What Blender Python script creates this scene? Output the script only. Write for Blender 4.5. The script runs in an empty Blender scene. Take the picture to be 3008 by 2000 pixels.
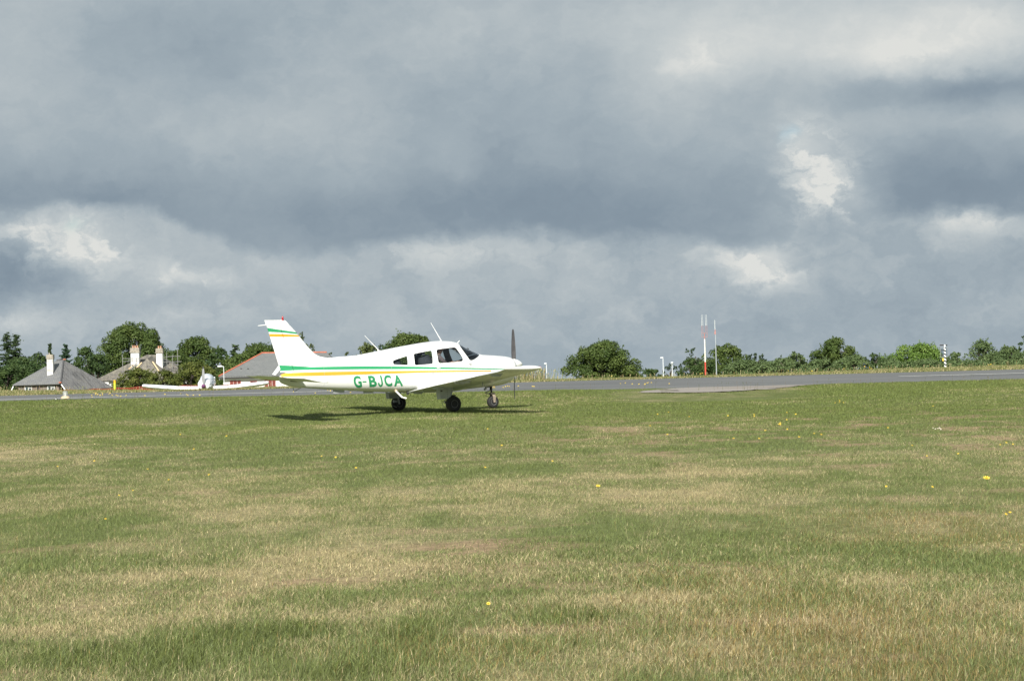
import bpy, bmesh, math, random
import numpy as np
from mathutils import Vector, Matrix, Euler

SC = bpy.context.scene
COL = SC.collection
R = math.radians

# ---------------------------------------------------------------- camera
cam_d = bpy.data.cameras.new('camera')
cam = bpy.data.objects.new('camera', cam_d)
COL.objects.link(cam)
cam_d.sensor_fit = 'HORIZONTAL'
cam_d.sensor_width = 23.7
cam_d.lens = 50.0
cam_d.clip_start = .1
cam_d.clip_end = 20000
_p, _r = 118/6346.0, math.atan(.026)
_fw = Vector((0, math.cos(_p), math.sin(_p)))
_R0 = Vector((1, 0, 0)); _U0 = Vector((0, -math.sin(_p), math.cos(_p)))
_Rc = _R0*math.cos(_r)-_U0*math.sin(_r); _Uc = _U0*math.cos(_r)+_R0*math.sin(_r)
_M = Matrix((_Rc, _Uc, -_fw)).transposed().to_4x4()
_M.translation = Vector((0, 0, 1.65))
cam.matrix_world = _M
SC.camera = cam

# ---------------------------------------------------------------- exposure, sun
SC.view_settings.view_transform = 'Standard'
SC.view_settings.look = 'None'
SC.view_settings.exposure = .70
SC.view_settings.gamma = 1
SUN_EL, SUN_AZ = R(34), R(190)          # azimuth measured clockwise from +Y
sun_d = bpy.data.lights.new('sun', 'SUN')
sun_d.energy = 4.2
sun_d.angle = R(.53)
sun_d.color = (1, .95, .87)
sun = bpy.data.objects.new('sun', sun_d)
COL.objects.link(sun)
_sd = Vector((math.sin(SUN_AZ)*math.cos(SUN_EL), math.cos(SUN_AZ)*math.cos(SUN_EL), math.sin(SUN_EL)))
sun.rotation_euler = _sd.to_track_quat('Z', 'Y').to_euler()
sun.location = (0, -20, 40)

# ---------------------------------------------------------------- world: clear sky seen through a broken cloud deck
W = bpy.data.worlds.new('World'); SC.world = W; W.use_nodes = True
nt = W.node_tree; nt.nodes.clear()
def nn(t, **k):
    n = nt.nodes.new(t)
    for a, b in k.items(): setattr(n, a, b)
    return n
def lk(a, b): nt.links.new(a, b)
def setin(s, v):
    if hasattr(v, 'is_linked'): lk(v, s)
    else: s.default_value = v
def M(op, a, b=None, c=None, clamp=False):
    n = nn('ShaderNodeMath', operation=op, use_clamp=clamp)
    setin(n.inputs[0], a)
    if b is not None: setin(n.inputs[1], b)
    if c is not None: setin(n.inputs[2], c)
    return n.outputs[0]
def VM(op, a, b=None, c=None, out=0):
    n = nn('ShaderNodeVectorMath', operation=op)
    setin(n.inputs[0], a)
    if b is not None: setin(n.inputs[1], b)
    if c is not None: setin(n.inputs[2], c)
    return n.outputs[out]
def SS(x, lo, hi, a=0., b=1.):
    n = nn('ShaderNodeMapRange', interpolation_type='SMOOTHSTEP')
    setin(n.inputs[0], x); n.inputs[1].default_value = lo; n.inputs[2].default_value = hi
    n.inputs[3].default_value = a; n.inputs[4].default_value = b
    return n.outputs[0]
def NZ(v, scale, detail=5, rough=.5, out=0):
    n = nn('ShaderNodeTexNoise'); setin(n.inputs['Vector'], v)
    n.inputs['Scale'].default_value = scale; n.inputs['Detail'].default_value = detail; n.inputs['Roughness'].default_value = rough
    return n.outputs[out]
# direction of the sky as azimuth / elevation in milliradian-like sky units (6.346 units per radian)
gen = nn('ShaderNodeTexCoord').outputs['Generated']
sx = nn('ShaderNodeSeparateXYZ'); lk(gen, sx.inputs[0])
az = M('MULTIPLY', M('ARCTAN2', sx.outputs[0], sx.outputs[1]), 6.346)
el = M('MULTIPLY', M('ARCSINE', sx.outputs[2]), 6.346)
cb = nn('ShaderNodeCombineXYZ'); lk(az, cb.inputs[0]); lk(el, cb.inputs[1])
P0 = cb.outputs[0]
Ps = VM('MULTIPLY', P0, (1.0, 1.35, 1.0))
w1 = VM('SUBTRACT', NZ(Ps, 2.6, 7, .58, 1), (.5, .5, .5))
w2 = VM('SUBTRACT', NZ(Ps, 9, 5, .6, 1), (.5, .5, .5))
P1 = VM('ADD', P0, VM('ADD', VM('MULTIPLY', w1, (.20, .10, 0)), VM('MULTIPLY', w2, (.09, .07, 0))))
def sky(u, v):      # sky units of a cloud feature
    return ((u-1504)-.026*(v-1000))/1000., (1118-(v+.026*(u-1504)))/1000.
def blobs(lst):
    acc = None
    for u, v, su, sv, a in lst:
        X, Y = sky(u, v)
        d = VM('MULTIPLY', VM('SUBTRACT', P1, (X, Y, 0)), (1000./su, 1000./sv, 0))
        q = VM('DOT_PRODUCT', d, d, out=1)
        e = M('POWER', 2.718, M('MULTIPLY', q, -.7))
        acc = M('MULTIPLY', e, a) if acc is None else M('MULTIPLY_ADD', e, a, acc)
    return acc
s1 = nn('ShaderNodeSeparateXYZ'); lk(P1, s1.inputs[0])
edge = [(-600, 640), (0, 640), (200, 612), (350, 615), (560, 660), (700, 735), (850, 765), (1000, 748), (1200, 715), (1400, 690), (1500, 682),
        (1700, 692), (1900, 697), (2050, 718), (2200, 724), (2330, 690), (2420, 640), (2500, 655), (2700, 640), (3008, 655), (3600, 650)]
fc = nn('ShaderNodeFloatCurve'); cv = fc.mapping.curves[0]
pts = [sky(u, v) for u, v in edge]
for i, (X, Y) in enumerate(pts):
    a, b = (X+2.2)/4.4, Y
    if i < 2: cv.points[i].location = (a, b)
    else: cv.points.new(a, b)
fc.mapping.update()
setin(fc.inputs['Value'], M('MULTIPLY_ADD', s1.outputs[0], 1/4.4, .5))
dd = M('SUBTRACT', s1.outputs[1], fc.outputs[0])            # height above the belly edge
belly = SS(dd, -.030, .034)
f1 = M('SUBTRACT', NZ(Ps, 3.0, 7, .55), .5)
f2 = M('SUBTRACT', NZ(VM('ADD', Ps, VM('MULTIPLY', w2, (.3, .3, 0))), 6.5, 9, .58), .5)
A = M('MULTIPLY_ADD', SS(dd, -.02, .45), .24, .30)
A = M('ADD', A, M('MULTIPLY_ADD', f1, .30, M('MULTIPLY', f2, .26)))
lump = M('MULTIPLY_ADD', SS(NZ(VM('ADD', Ps, VM('MULTIPLY', w2, (.25, .25, 0))), 5.2, 10, .58), .42, .58), .9, .5)
A = M('ADD', A, blobs([(120, 100, 260, 150, .10), (520, 140, 300, 110, -.16), (450, 420, 600, 110, .10), (200, 580, 350, 45, -.08),
    (1100, 620, 500, 55, -.06), (1430, 330, 230, 200, -.10), (1400, 90, 260, 80, .12), (1340, 470, 60, 110, .10), (2420, 560, 150, 170, .12),
    (2150, 120, 330, 130, .24), (2750, 110, 380, 95, .30), (2600, 175, 320, 50, .08), (2850, 280, 330, 42, -.30), (2900, 380, 300, 40, .12),
    (2720, 580, 330, 80, -.16), (1750, 590, 350, 80, -.10)]))
A = M('ADD', A, M('MULTIPLY', lump, blobs([(2365, 470, 70, 90, .32), (2325, 420, 42, 48, .26), (2440, 560, 85, 85, .34), (2490, 610, 60, 60, .2), (2430, 680, 95, 70, .30), (2850, 120, 120, 50, .10), (2650, 165, 110, 30, .14), (2080, 170, 100, 40, .16)])))
B = M('ADD', .54, M('MULTIPLY_ADD', f1, .20, M('MULTIPLY', f2, .50)))
B = M('ADD', B, M('MULTIPLY', lump, blobs([(75, 690, 60, 45, .34), (140, 740, 70, 60, .3), (275, 690, 90, 60, .32), (330, 735, 70, 55, .28), (490, 810, 50, 26, .34), (570, 828, 90, 18, .34), (1350, 740, 220, 50, .18), (2210, 770, 130, 52, .36), (2260, 820, 80, 30, .24), (2850, 670, 110, 30, .26), (60, 960, 100, 45, .24), (480, 940, 80, 30, .14), (700, 900, 90, 40, .14)])))
B = M('ADD', B, blobs([(210, 770, 240, 70, .08),
    (60, 800, 150, 75, -.45), (700, 790, 300, 70, .07),
    (2265, 740, 50, 30, .12),
    (2600, 880, 500, 110, -.10), (1800, 830, 500, 90, .04), (1500, 1050, 2400, 55, -.05)]))
mx = nn('ShaderNodeMix', data_type='FLOAT'); lk(belly, mx.inputs[0]); lk(B, mx.inputs[2]); lk(A, mx.inputs[3])
cr = nn('ShaderNodeValToRGB'); lk(mx.outputs[0], cr.inputs[0])
rmp = cr.color_ramp
stops = [(0, (.190, .246, .304)), (.22, (.232, .294, .352)), (.48, (.342, .405, .450)), (.75, (.51, .555, .57)), (1, (.70, .71, .685))]
while len(rmp.elements) < len(stops): rmp.elements.new(.5)
for e, (p_, c_) in zip(rmp.elements, stops): e.position = p_; e.color = (*c_, 1)
SKY_GAIN = .64
bgc = nn('ShaderNodeBackground'); lk(cr.outputs[0], bgc.inputs[0]); bgc.inputs[1].default_value = SKY_GAIN
nis = nn('ShaderNodeTexSky', sky_type='NISHITA'); nis.sun_disc = False
nis.sun_elevation = SUN_EL; nis.sun_rotation = SUN_AZ
bgn = nn('ShaderNodeBackground'); lk(nis.outputs[0], bgn.inputs[0]); bgn.inputs[1].default_value = .055
gap = M('MULTIPLY', M('ADD', blobs([(238, 662, 24, 17, 1.0), (2296, 398, 22, 18, .8)]), 0.0), .62, clamp=True)
ms = nn('ShaderNodeMixShader'); lk(gap, ms.inputs[0]); lk(bgc.outputs[0], ms.inputs[1]); lk(bgn.outputs[0], ms.inputs[2])
wo = nn('ShaderNodeOutputWorld'); lk(ms.outputs[0], wo.inputs[0])
# ---------------------------------------------------------------- terrain
_py = np.array([-80, -20, 0, 11, 30, 55.5, 66, 75, 84, 93, 96.5, 98, 104, 112, 150, 250, 400, 800, 2000, 8000.])
_pz = np.array([-1.2, -.3, 0, .15, .46, .915, 1.05, 1.235, 1.42, 1.565, 1.655, 1.66, 1.22, .85, .4, -.8, -4, -20, -60, -260.])
_ty = np.arange(-80, 131, .25)
_k = np.exp(-(np.arange(-12, 13)*.25/1.0)**2/2); _k /= _k.sum()
_tz = np.convolve(np.pad(np.interp(_ty, _py, _pz), 12, mode='edge'), _k, mode='valid')
def _hash(ix, iy, s):
    h = (ix*374761393 + iy*668265263 + s*1442695041) & 0xffffffff
    h = ((h ^ (h >> 13))*1274126177) & 0xffffffff
    h = ((h ^ (h >> 16))*2246822519) & 0xffffffff
    return ((h ^ (h >> 15)) & 0xffff)/65535.0
def vnoise(x, y, s=0):
    x = np.asarray(x, float); y = np.asarray(y, float)
    ix = np.floor(x).astype(np.int64); iy = np.floor(y).astype(np.int64)
    fx = x-ix; fy = y-iy
    fx = fx*fx*(3-2*fx); fy = fy*fy*(3-2*fy)
    a = _hash(ix, iy, s); b = _hash(ix+1, iy, s); c = _hash(ix, iy+1, s); d = _hash(ix+1, iy+1, s)
    return (a+(b-a)*fx)*(1-fy)+(c+(d-c)*fx)*fy
def fbm(x, y, s=0, o=4):
    r = 0; a = .5; t = 0
    for i in range(o):
        r = r+a*vnoise(x*2**i+17.3*i, y*2**i-9.1*i, s+i); t += a; a *= .5
    return r/t
def sstep(a, b, x):
    t = np.clip((x-a)/(b-a), 0, 1); return t*t*(3-2*t)
def T(x, y):
    x = np.asarray(x, float); y = np.asarray(y, float)
    z = np.where(y < 130, np.interp(y, _ty, _tz), np.interp(y, _py, _pz))
    w = .17*sstep(9, 0, x)+.11*sstep(0, -18, x)
    z = z+w*np.exp(-((y-69.0)/4.5)**2)
    z = z-.15*np.exp(-((x+6.6)/3.2)**2-((y-52.6)/3.6)**2)
    zc = np.interp(x, [-60, -22.9, -21.3, -17.6, -15.3, -13.1, -10.4, 0, 4.5, 7.5, 13.6, 16.8, 22.9, 60], [1.74, 1.737, 1.69, 1.615, 1.555, 1.54, 1.57, 1.60, 1.57, 1.555, 1.615, 1.66, 1.676, 1.68])
    z = z+(zc-1.625)*sstep(93, 96, y)*sstep(110, 99, y)
    near = sstep(72, 64, y)
    pl = 1-np.exp(-((x+2)/6)**2-((y-55.5)/5)**2)
    z = z+near*pl*(.10*(fbm(x/5, y/5, 3, 3)-.5)+.05*(vnoise(x/1.3, y/1.3, 9)-.5)*sstep(40, 15, y))
    far = sstep(120, 300, y)
    z = z+far*2.0*(vnoise(x/60, y/60, 5)-.5)
    return z
PATCHES = [('straw', -9.13, 39.95, 0.94, 3.82, 0.55), ('green', -3.0, 33.9, 2.24, 2.5, 0.7), ('green', 6.35, 45.3, 5.71, 15.47, 0.55), ('green', -0.07, 41.15, 3.24, 6.85, 0.6), ('green', -11.34, 62.1, 4.11, 5.05, 0.6), ('light', -2.69, 47.4, 3.73, 4.85, 0.6), ('light', -4.19, 43.55, 4.12, 6.1, 0.35), ('straw', 1.23, 27.4, 2.16, 0.77, 0.45), ('straw', 1.23, 23.4, 1.77, 2.67, 0.62), ('straw', -0.42, 22.85, 0.94, 1.57, 0.35), ('straw', 4.51, 25.25, 1.31, 0.75, 0.35), ('green', -4.64, 23.3, 0.95, 1.72, 0.5), ('green', 3.96, 21.25, 1.0, 2.2, 0.35), ('straw', -0.06, 25.25, 2.39, 0.72, 0.3), ('green', 0.4, 19.45, 0.8, 0.85, 0.35), ('green', -1.9, 19.55, 1.54, 1.65, 0.3), ('green', -3.84, 17.2, 0.41, 1.45, 0.55), ('green', -2.91, 17.8, 0.65, 0.9, 0.3), ('rust', -0.6, 18.2, 0.54, 0.62, 0.85), ('rust', -0.18, 16.4, 0.57, 0.52, 0.4), ('straw', -0.1, 16.25, 0.97, 0.97, 0.35), ('rust', -2.68, 15.6, 0.37, 0.3, 0.75), ('rust', -1.98, 15.1, 0.38, 0.32, 0.6), ('rust', -1.57, 15.8, 0.3, 0.25, 0.6), ('rust', -0.66, 14.9, 0.21, 0.27, 0.5), ('straw', -2.2, 13.95, 0.73, 0.72, 0.75), ('straw', -2.49, 16.5, 0.65, 0.22, 0.6), ('straw', -2.85, 14.8, 0.47, 0.35, 0.4), ('straw', 0.84, 14.15, 0.4, 0.45, 0.85), ('straw', -0.16, 13.9, 0.94, 0.72, 0.5), ('straw', -2.97, 13.45, 0.32, 0.65, 0.4), ('dark', -2.18, 12.1, 0.5, 0.77, 0.8), ('dark', -1.75, 12.7, 0.56, 0.7, 0.7), ('dark', -1.93, 11.7, 0.29, 0.57, 0.9), ('dark', -0.58, 12.85, 0.2, 0.65, 0.95), ('dark', -1.33, 12.9, 0.26, 0.4, 0.9), ('dark', 0.35, 13.4, 0.25, 0.37, 0.95), ('dark', -0.79, 11.25, 0.27, 0.52, 0.7), ('dark', -1.44, 11.95, 0.23, 0.47, 0.6), ('green', -0.6, 11.6, 0.55, 0.77, 0.3), ('olive', 1.75, 12.05, 1.18, 2.15, 0.6), ('rust', 2.35, 12.7, 0.52, 0.77, 0.35), ('olive', 3.53, 19.0, 1.05, 1.97, 0.45), ('olive', 1.48, 14.95, 0.71, 1.3, 0.3), ('straw', 0.77, 11.6, 0.55, 0.55, 0.3), ('straw', 2.3, 14.95, 0.9, 0.72, 0.3), ('dark', 1.9, 29.35, 0.07, 0.5, 1.0), ('green', 1.91, 16.65, 1.05, 1.12, 0.25), ('olive', -0.24, 11.9, 0.56, 0.97, 0.35), ('straw', -0.31, 10.85, 0.68, 0.7, 0.35), ('straw', -2.33, 11.15, 0.35, 0.55, 0.3)]
FLOWERS = {
  'left' : [(-13.76, 70.5, 0.152), (-13.74, 70.5, 0.096), (-13.61, 70.5, 0.216), (-13.63, 70.5, 0.177), (-13.56, 70.5, 0.176), (-13.48, 70.5, 0.146), (-13.4, 70.5, 0.194), (-13.41, 70.5, 0.145), (-13.19, 70.5, 0.174), (-13.15, 70.5, 0.206), (-13.1, 70.5, 0.15), (-13.07, 70.5, 0.127), (-12.95, 70.5, 0.136), (-12.9, 70.5, 0.12), (-12.81, 70.5, 0.1), (-12.63, 70.5, 0.126), (-12.02, 70.5, 0.106)] ,
  'midleft' : [(-11.37, 70.5, 0.14), (-10.85, 70.5, 0.153), (-10.66, 70.5, 0.118), (-10.62, 70.5, 0.06), (-10.44, 70.5, 0.079), (-10.23, 70.5, 0.075)] ,
  'tail' : [(-7.17, 70.5, 0.147), (-6.46, 70.5, 0.096), (-6.06, 70.5, 0.17), (-5.96, 70.5, 0.159), (-5.31, 70.5, 0.09)] ,
  'nose' : [(-0.66, 70.5, 0.148), (-0.63, 70.5, 0.193), (-0.61, 70.5, 0.147), (-0.33, 70.5, 0.145), (-0.25, 70.5, 0.176), (-0.18, 70.5, 0.18), (-0.12, 70.5, 0.173), (0.17, 70.5, 0.176), (0.63, 70.5, 0.154), (0.68, 70.5, 0.149)] ,
  'right' : [(3.62, 73.0, 0.211), (3.79, 73.0, 0.233), (4.02, 73.0, 0.194), (4.25, 73.0, 0.183), (4.44, 73.0, 0.174), (4.46, 73.0, 0.197), (4.53, 73.0, 0.223), (4.57, 73.0, 0.235), (4.67, 73.0, 0.231), (5.27, 73.0, 0.186)] ,
  'field' : [(3.1, 46.6, 0.09), (3.4, 47.55, 0.09), (3.62, 44.7, 0.09), (4.44, 44.85, 0.09), (5.0, 45.0, 0.09), (4.89, 44.0, 0.09), (5.75, 45.55, 0.09), (5.8, 44.5, 0.09), (5.24, 41.55, 0.09), (4.94, 40.15, 0.09), (4.68, 37.05, 0.09), (4.27, 36.8, 0.09), (4.88, 35.2, 0.09), (4.93, 34.75, 0.09), (4.48, 34.05, 0.09), (3.85, 34.05, 0.09), (3.49, 34.45, 0.09), (7.72, 51.25, 0.09), (7.6, 51.1, 0.09), (7.77, 50.95, 0.09), (7.9, 52.4, 0.09), (2.56, 40.75, 0.09), (2.61, 36.9, 0.09), (9.06, 46.7, 0.09), (6.35, 36.75, 0.09), (6.78, 30.2, 0.09), (6.97, 30.25, 0.09), (6.99, 30.75, 0.09), (5.66, 30.8, 0.09), (5.37, 28.2, 0.09), (5.83, 28.45, 0.09), (4.38, 22.75, 0.09), (3.93, 22.95, 0.09), (4.39, 19.25, 0.09), (4.32, 19.1, 0.09), (0.51, 29.55, 0.09)] ,
  'leftfield' : [(-6.53, 42.25, 0.09), (-5.41, 36.45, 0.09), (-5.5, 41.3, 0.09), (-2.95, 33.0, 0.09), (-2.7, 32.55, 0.09), (-0.21, 34.8, 0.09), (-0.51, 41.5, 0.09), (-2.16, 29.3, 0.09), (-0.4, 28.75, 0.09), (-4.08, 28.8, 0.09), (-3.99, 21.0, 0.09), (-4.56, 24.85, 0.09), (-4.54, 25.65, 0.09), (-4.45, 27.75, 0.09), (-5.19, 30.55, 0.09), (-6.43, 33.05, 0.09), (-6.74, 31.85, 0.09), (-0.19, 13.5, 0.09)] ,
  'big' : [(4.67, 38.05, 0.09), (0.92, 24.2, 0.09), (5.06, 23.25, 0.09)] ,
  'daisy' : [(7.05, 36.4, 0.09), (7.02, 36.05, 0.09), (7.08, 36.15, 0.09), (7.15, 36.35, 0.09), (7.07, 35.85, 0.09)] ,
}
VERGE_FLOWERS = [(4.4, 96.3, 0.153), (12.28, 96.3, 0.152), (14.76, 96.3, 0.149), (15.68, 96.3, 0.212), (15.9, 96.3, 0.149), (15.97, 96.3, 0.085), (13.33, 96.3, 0.099), (8.44, 96.3, 0.183), (8.35, 96.3, 0.156), (21.22, 96.3, 0.108), (21.3, 96.3, 0.128), (0.52, 96.3, 0.266)]
TREES = [
    ('conifer', -59.09, 255, 2.49, 8.57, 0, 'tall dark conifer with layered boughs and twin tips at the left edge') ,
    ('broad', -55.94, 246, 2.91, 5.74, 1, 'dark bushy tree just left of the brown slate roof') ,
    ('broad', -60.48, 250, 1.97, 5.51, 1, 'dark tree cut by the left edge of the photo') ,
    ('spire', -56.07, 262, 0.83, 7.53, 0, 'small pointed conifer rising behind the chimney of the slate roofed house') ,
    ('broad', -56.5, 258, 1.3, 6.45, 1, 'low dark tree between the tall conifer and the slate house chimney') ,
    ('fir', -53.31, 258, 1.46, 7.26, 3, 'blue green spiky fir behind the right slope of the slate roof') ,
    ('broad', -49.33, 250, 1.65, 6.87, 1, 'dark tree between the blue green fir and the biggest oak') ,
    ('broad', -48.96, 244, 1.15, 5.15, 1, 'low dark tree over the right slope of the slate roof') ,
    ('oak', -44.71, 255, 4.26, 9.57, 2, 'biggest broad oak with domed crown behind the scaffolded house') ,
    ('oak', -38.34, 262, 3.22, 7.93, 2, 'rounded tree with a gap in its crown right of the two white chimneys') ,
    ('broad', -34.67, 256, 1.37, 6.42, 1, 'small tree with notched top right of the rounded tree by the chimneys') ,
    ('pinetree', -33.62, 262, 0.91, 6.82, 1, 'slim upright tree above the red ridged white house roof') ,
    ('broad', -24.87, 215, 2.44, 6.02, 2, 'wide green tree behind the ridge of the white house') ,
    ('broad', -27.2, 220, 2.08, 5.41, 2, 'green tree behind the left hip of the white house') ,
    ('sparse', -21.92, 225, 0.92, 7.29, 4, 'thin branched tree peeping out right of the aircraft fin') ,
    ('sparse', -19.96, 215, 0.81, 5.83, 4, 'small loose tree behind the curve of the aircraft fin') ,
    ('sparse', -16.79, 200, 0.44, 4.67, 4, 'tiny sprig of a tree just above the rear fuselage') ,
    ('sparse', -15.6, 205, 0.71, 4.77, 4, 'loose low tree above the fuselage, left of the rear antenna') ,
    ('broad', -15.3, 230, 1.45, 6.11, 4, 'pale olive tree behind the rear antenna of the aircraft') ,
    ('oak', -11.66, 240, 3.33, 7.21, 2, 'dark round tree behind the cabin roof of the aircraft') ,
    ('broad', -14.29, 236, 1.12, 5.96, 1, 'low dark tree between the pale olive tree and the dark round one') ,
    ('oak', 8.02, 190, 3.23, 4.94, 2, 'lone wide round bush of a tree standing by itself on the skyline') ,
    ('broad', 10.87, 170, 0.86, 2.33, 1, 'small dark bush left of the short lamp posts') ,
    ('sparse', 12.23, 168, 0.9, 2.66, 5, 'sparse dark bush in front of the cup headed lamp post') ,
    ('sparse', 15.37, 185, 1.05, 4.05, 5, 'open branched dark tree left of the red and white mast') ,
    ('oak', 19.17, 192, 2.0, 4.39, 2, 'round topped tree behind the slim grey mast') ,
    ('broad', 16.55, 186, 1.23, 3.51, 2, 'low green tree right behind the foot of the red and white mast') ,
    ('sparse', 20.22, 180, 1.08, 3.39, 5, 'dark open shrub right of the round tree behind the masts') ,
    ('broad', 21.59, 176, 1.22, 3.08, 6, 'soft grey green bush left of the largest tree on the right') ,
    ('broad', 23.47, 178, 0.9, 3.45, 6, 'upright grey green bush touching the largest tree on the right') ,
    ('oak', 29.01, 195, 2.27, 4.8, 2, 'largest broad tree on the right side of the skyline') ,
    ('broad', 24.8, 176, 1.66, 2.89, 6, 'grey green bush at the left foot of the largest tree on the right') ,
    ('broad', 27.43, 175, 1.6, 3.09, 6, 'grey green bush at the right foot of the largest tree on the right') ,
    ('broad', 30.14, 180, 0.79, 3.19, 1, 'dark low bush between the largest tree and the bright green one') ,
    ('broad', 34.37, 184, 2.26, 3.97, 7, 'bright yellow green rounded tree left of the striped post') ,
    ('broad', 32.91, 172, 1.9, 2.64, 6, 'dull green bush below the bright yellow green tree') ,
    ('broad', 30.2, 172, 1.08, 2.54, 6, 'small dull bush left of the bright yellow green tree') ,
    ('broad', 35.99, 176, 0.72, 3.04, 6, 'small upright bush just right of the striped post') ,
    ('willow', 41.34, 190, 1.98, 4.26, 6, 'pale feathery willow right of the striped post') ,
    ('broad', 42.71, 186, 1.17, 3.62, 6, 'green bush between the pale willow and the right edge') ,
    ('broad', 36.27, 170, 1.61, 2.39, 6, 'low green bush in front of the pale willow') ,
    ('sparse', 45.57, 192, 1.03, 4.55, 1, 'dark tall tree cut by the right edge of the photo') ,
    ('broad', 40.78, 172, 1.36, 2.97, 6, 'green bush cut by the right edge of the photo') ,
    ('broad', 22.75, 179, 1.75, 3.06, 6, 'soft bush filling the gap beside the upright grey green bush') ,
    ('broad', 19.34, 178, 1.46, 2.94, 1, 'dark bush at the foot of the dark open shrub') ,
    ('broad', 31.39, 182, 1.38, 2.96, 6, 'grey green bush between the dark low bush and the bright green tree') ,
    ('broad', 36.49, 181, 1.25, 2.73, 6, 'bush right behind the striped post') ,
    ('broad', 42.35, 188, 1.66, 3.16, 6, 'tall bush joining the willow and the bush near the right edge') ,
    ('broad', 15.13, 183, 1.15, 3.33, 1, 'dark leafy bush under the open branched tree') ,
    ('broad', 18.28, 172, 1.79, 2.85, 6, 'low dull bush below the dark open shrub') ,
    ('broad', 15.53, 174, 1.37, 2.89, 1, 'low dark bush at the foot of the open branched tree') ,
    ('broad', 19.78, 171, 1.35, 2.75, 6, 'low soft bush left of the upright grey green bush') ,
    ('broad', 30.38, 170, 1.55, 2.41, 6, 'low bush filling the gap left of the bright green tree') ,
    ('broad', 34.87, 171, 1.51, 2.41, 6, 'low bush behind the foot of the striped post') ,
    ('broad', 38.42, 170, 1.66, 2.47, 6, 'low bush between the willow foot and the right edge') ,
    ('broad', -47.48, 247, 1.79, 5.92, 1, 'dark tree filling the gap between slate house and scaffolded house') ,
    ('broad', -53.71, 240, 2.27, 5.16, 1, 'dark low tree against the left slope of the slate roof') ,
    ('broad', -55.71, 238, 2.1, 4.9, 1, 'dark low tree below the tall conifer') ,
    ('broad', -40.21, 254, 2.4, 6.22, 2, 'leafy tree joining the biggest oak and the rounded tree') ,
    ('broad', -30.55, 235, 2.22, 5.04, 2, 'green bush above the lamp post by the white house') ,
    ('hedge', -26.14, 150, 1.47, 3.23, 8, 'olive hedge bush covering the left slope of the scaffolded house') ,
    ('hedge', -23.97, 148, 1.21, 3.02, 8, 'olive hedge bush below the two white chimneys') ,
    ('hedge', -22.35, 150, 1.65, 3.55, 8, 'large olive hedge bush behind the parked low wing aeroplane') ,
    ('hedge', -21.55, 152, 0.96, 3.31, 8, 'olive hedge bush beside the white house corner') ,
    ('hedge', -26.49, 146, 0.69, 2.57, 8, 'small olive bush right behind the yellow marker post') ,
]
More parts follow.
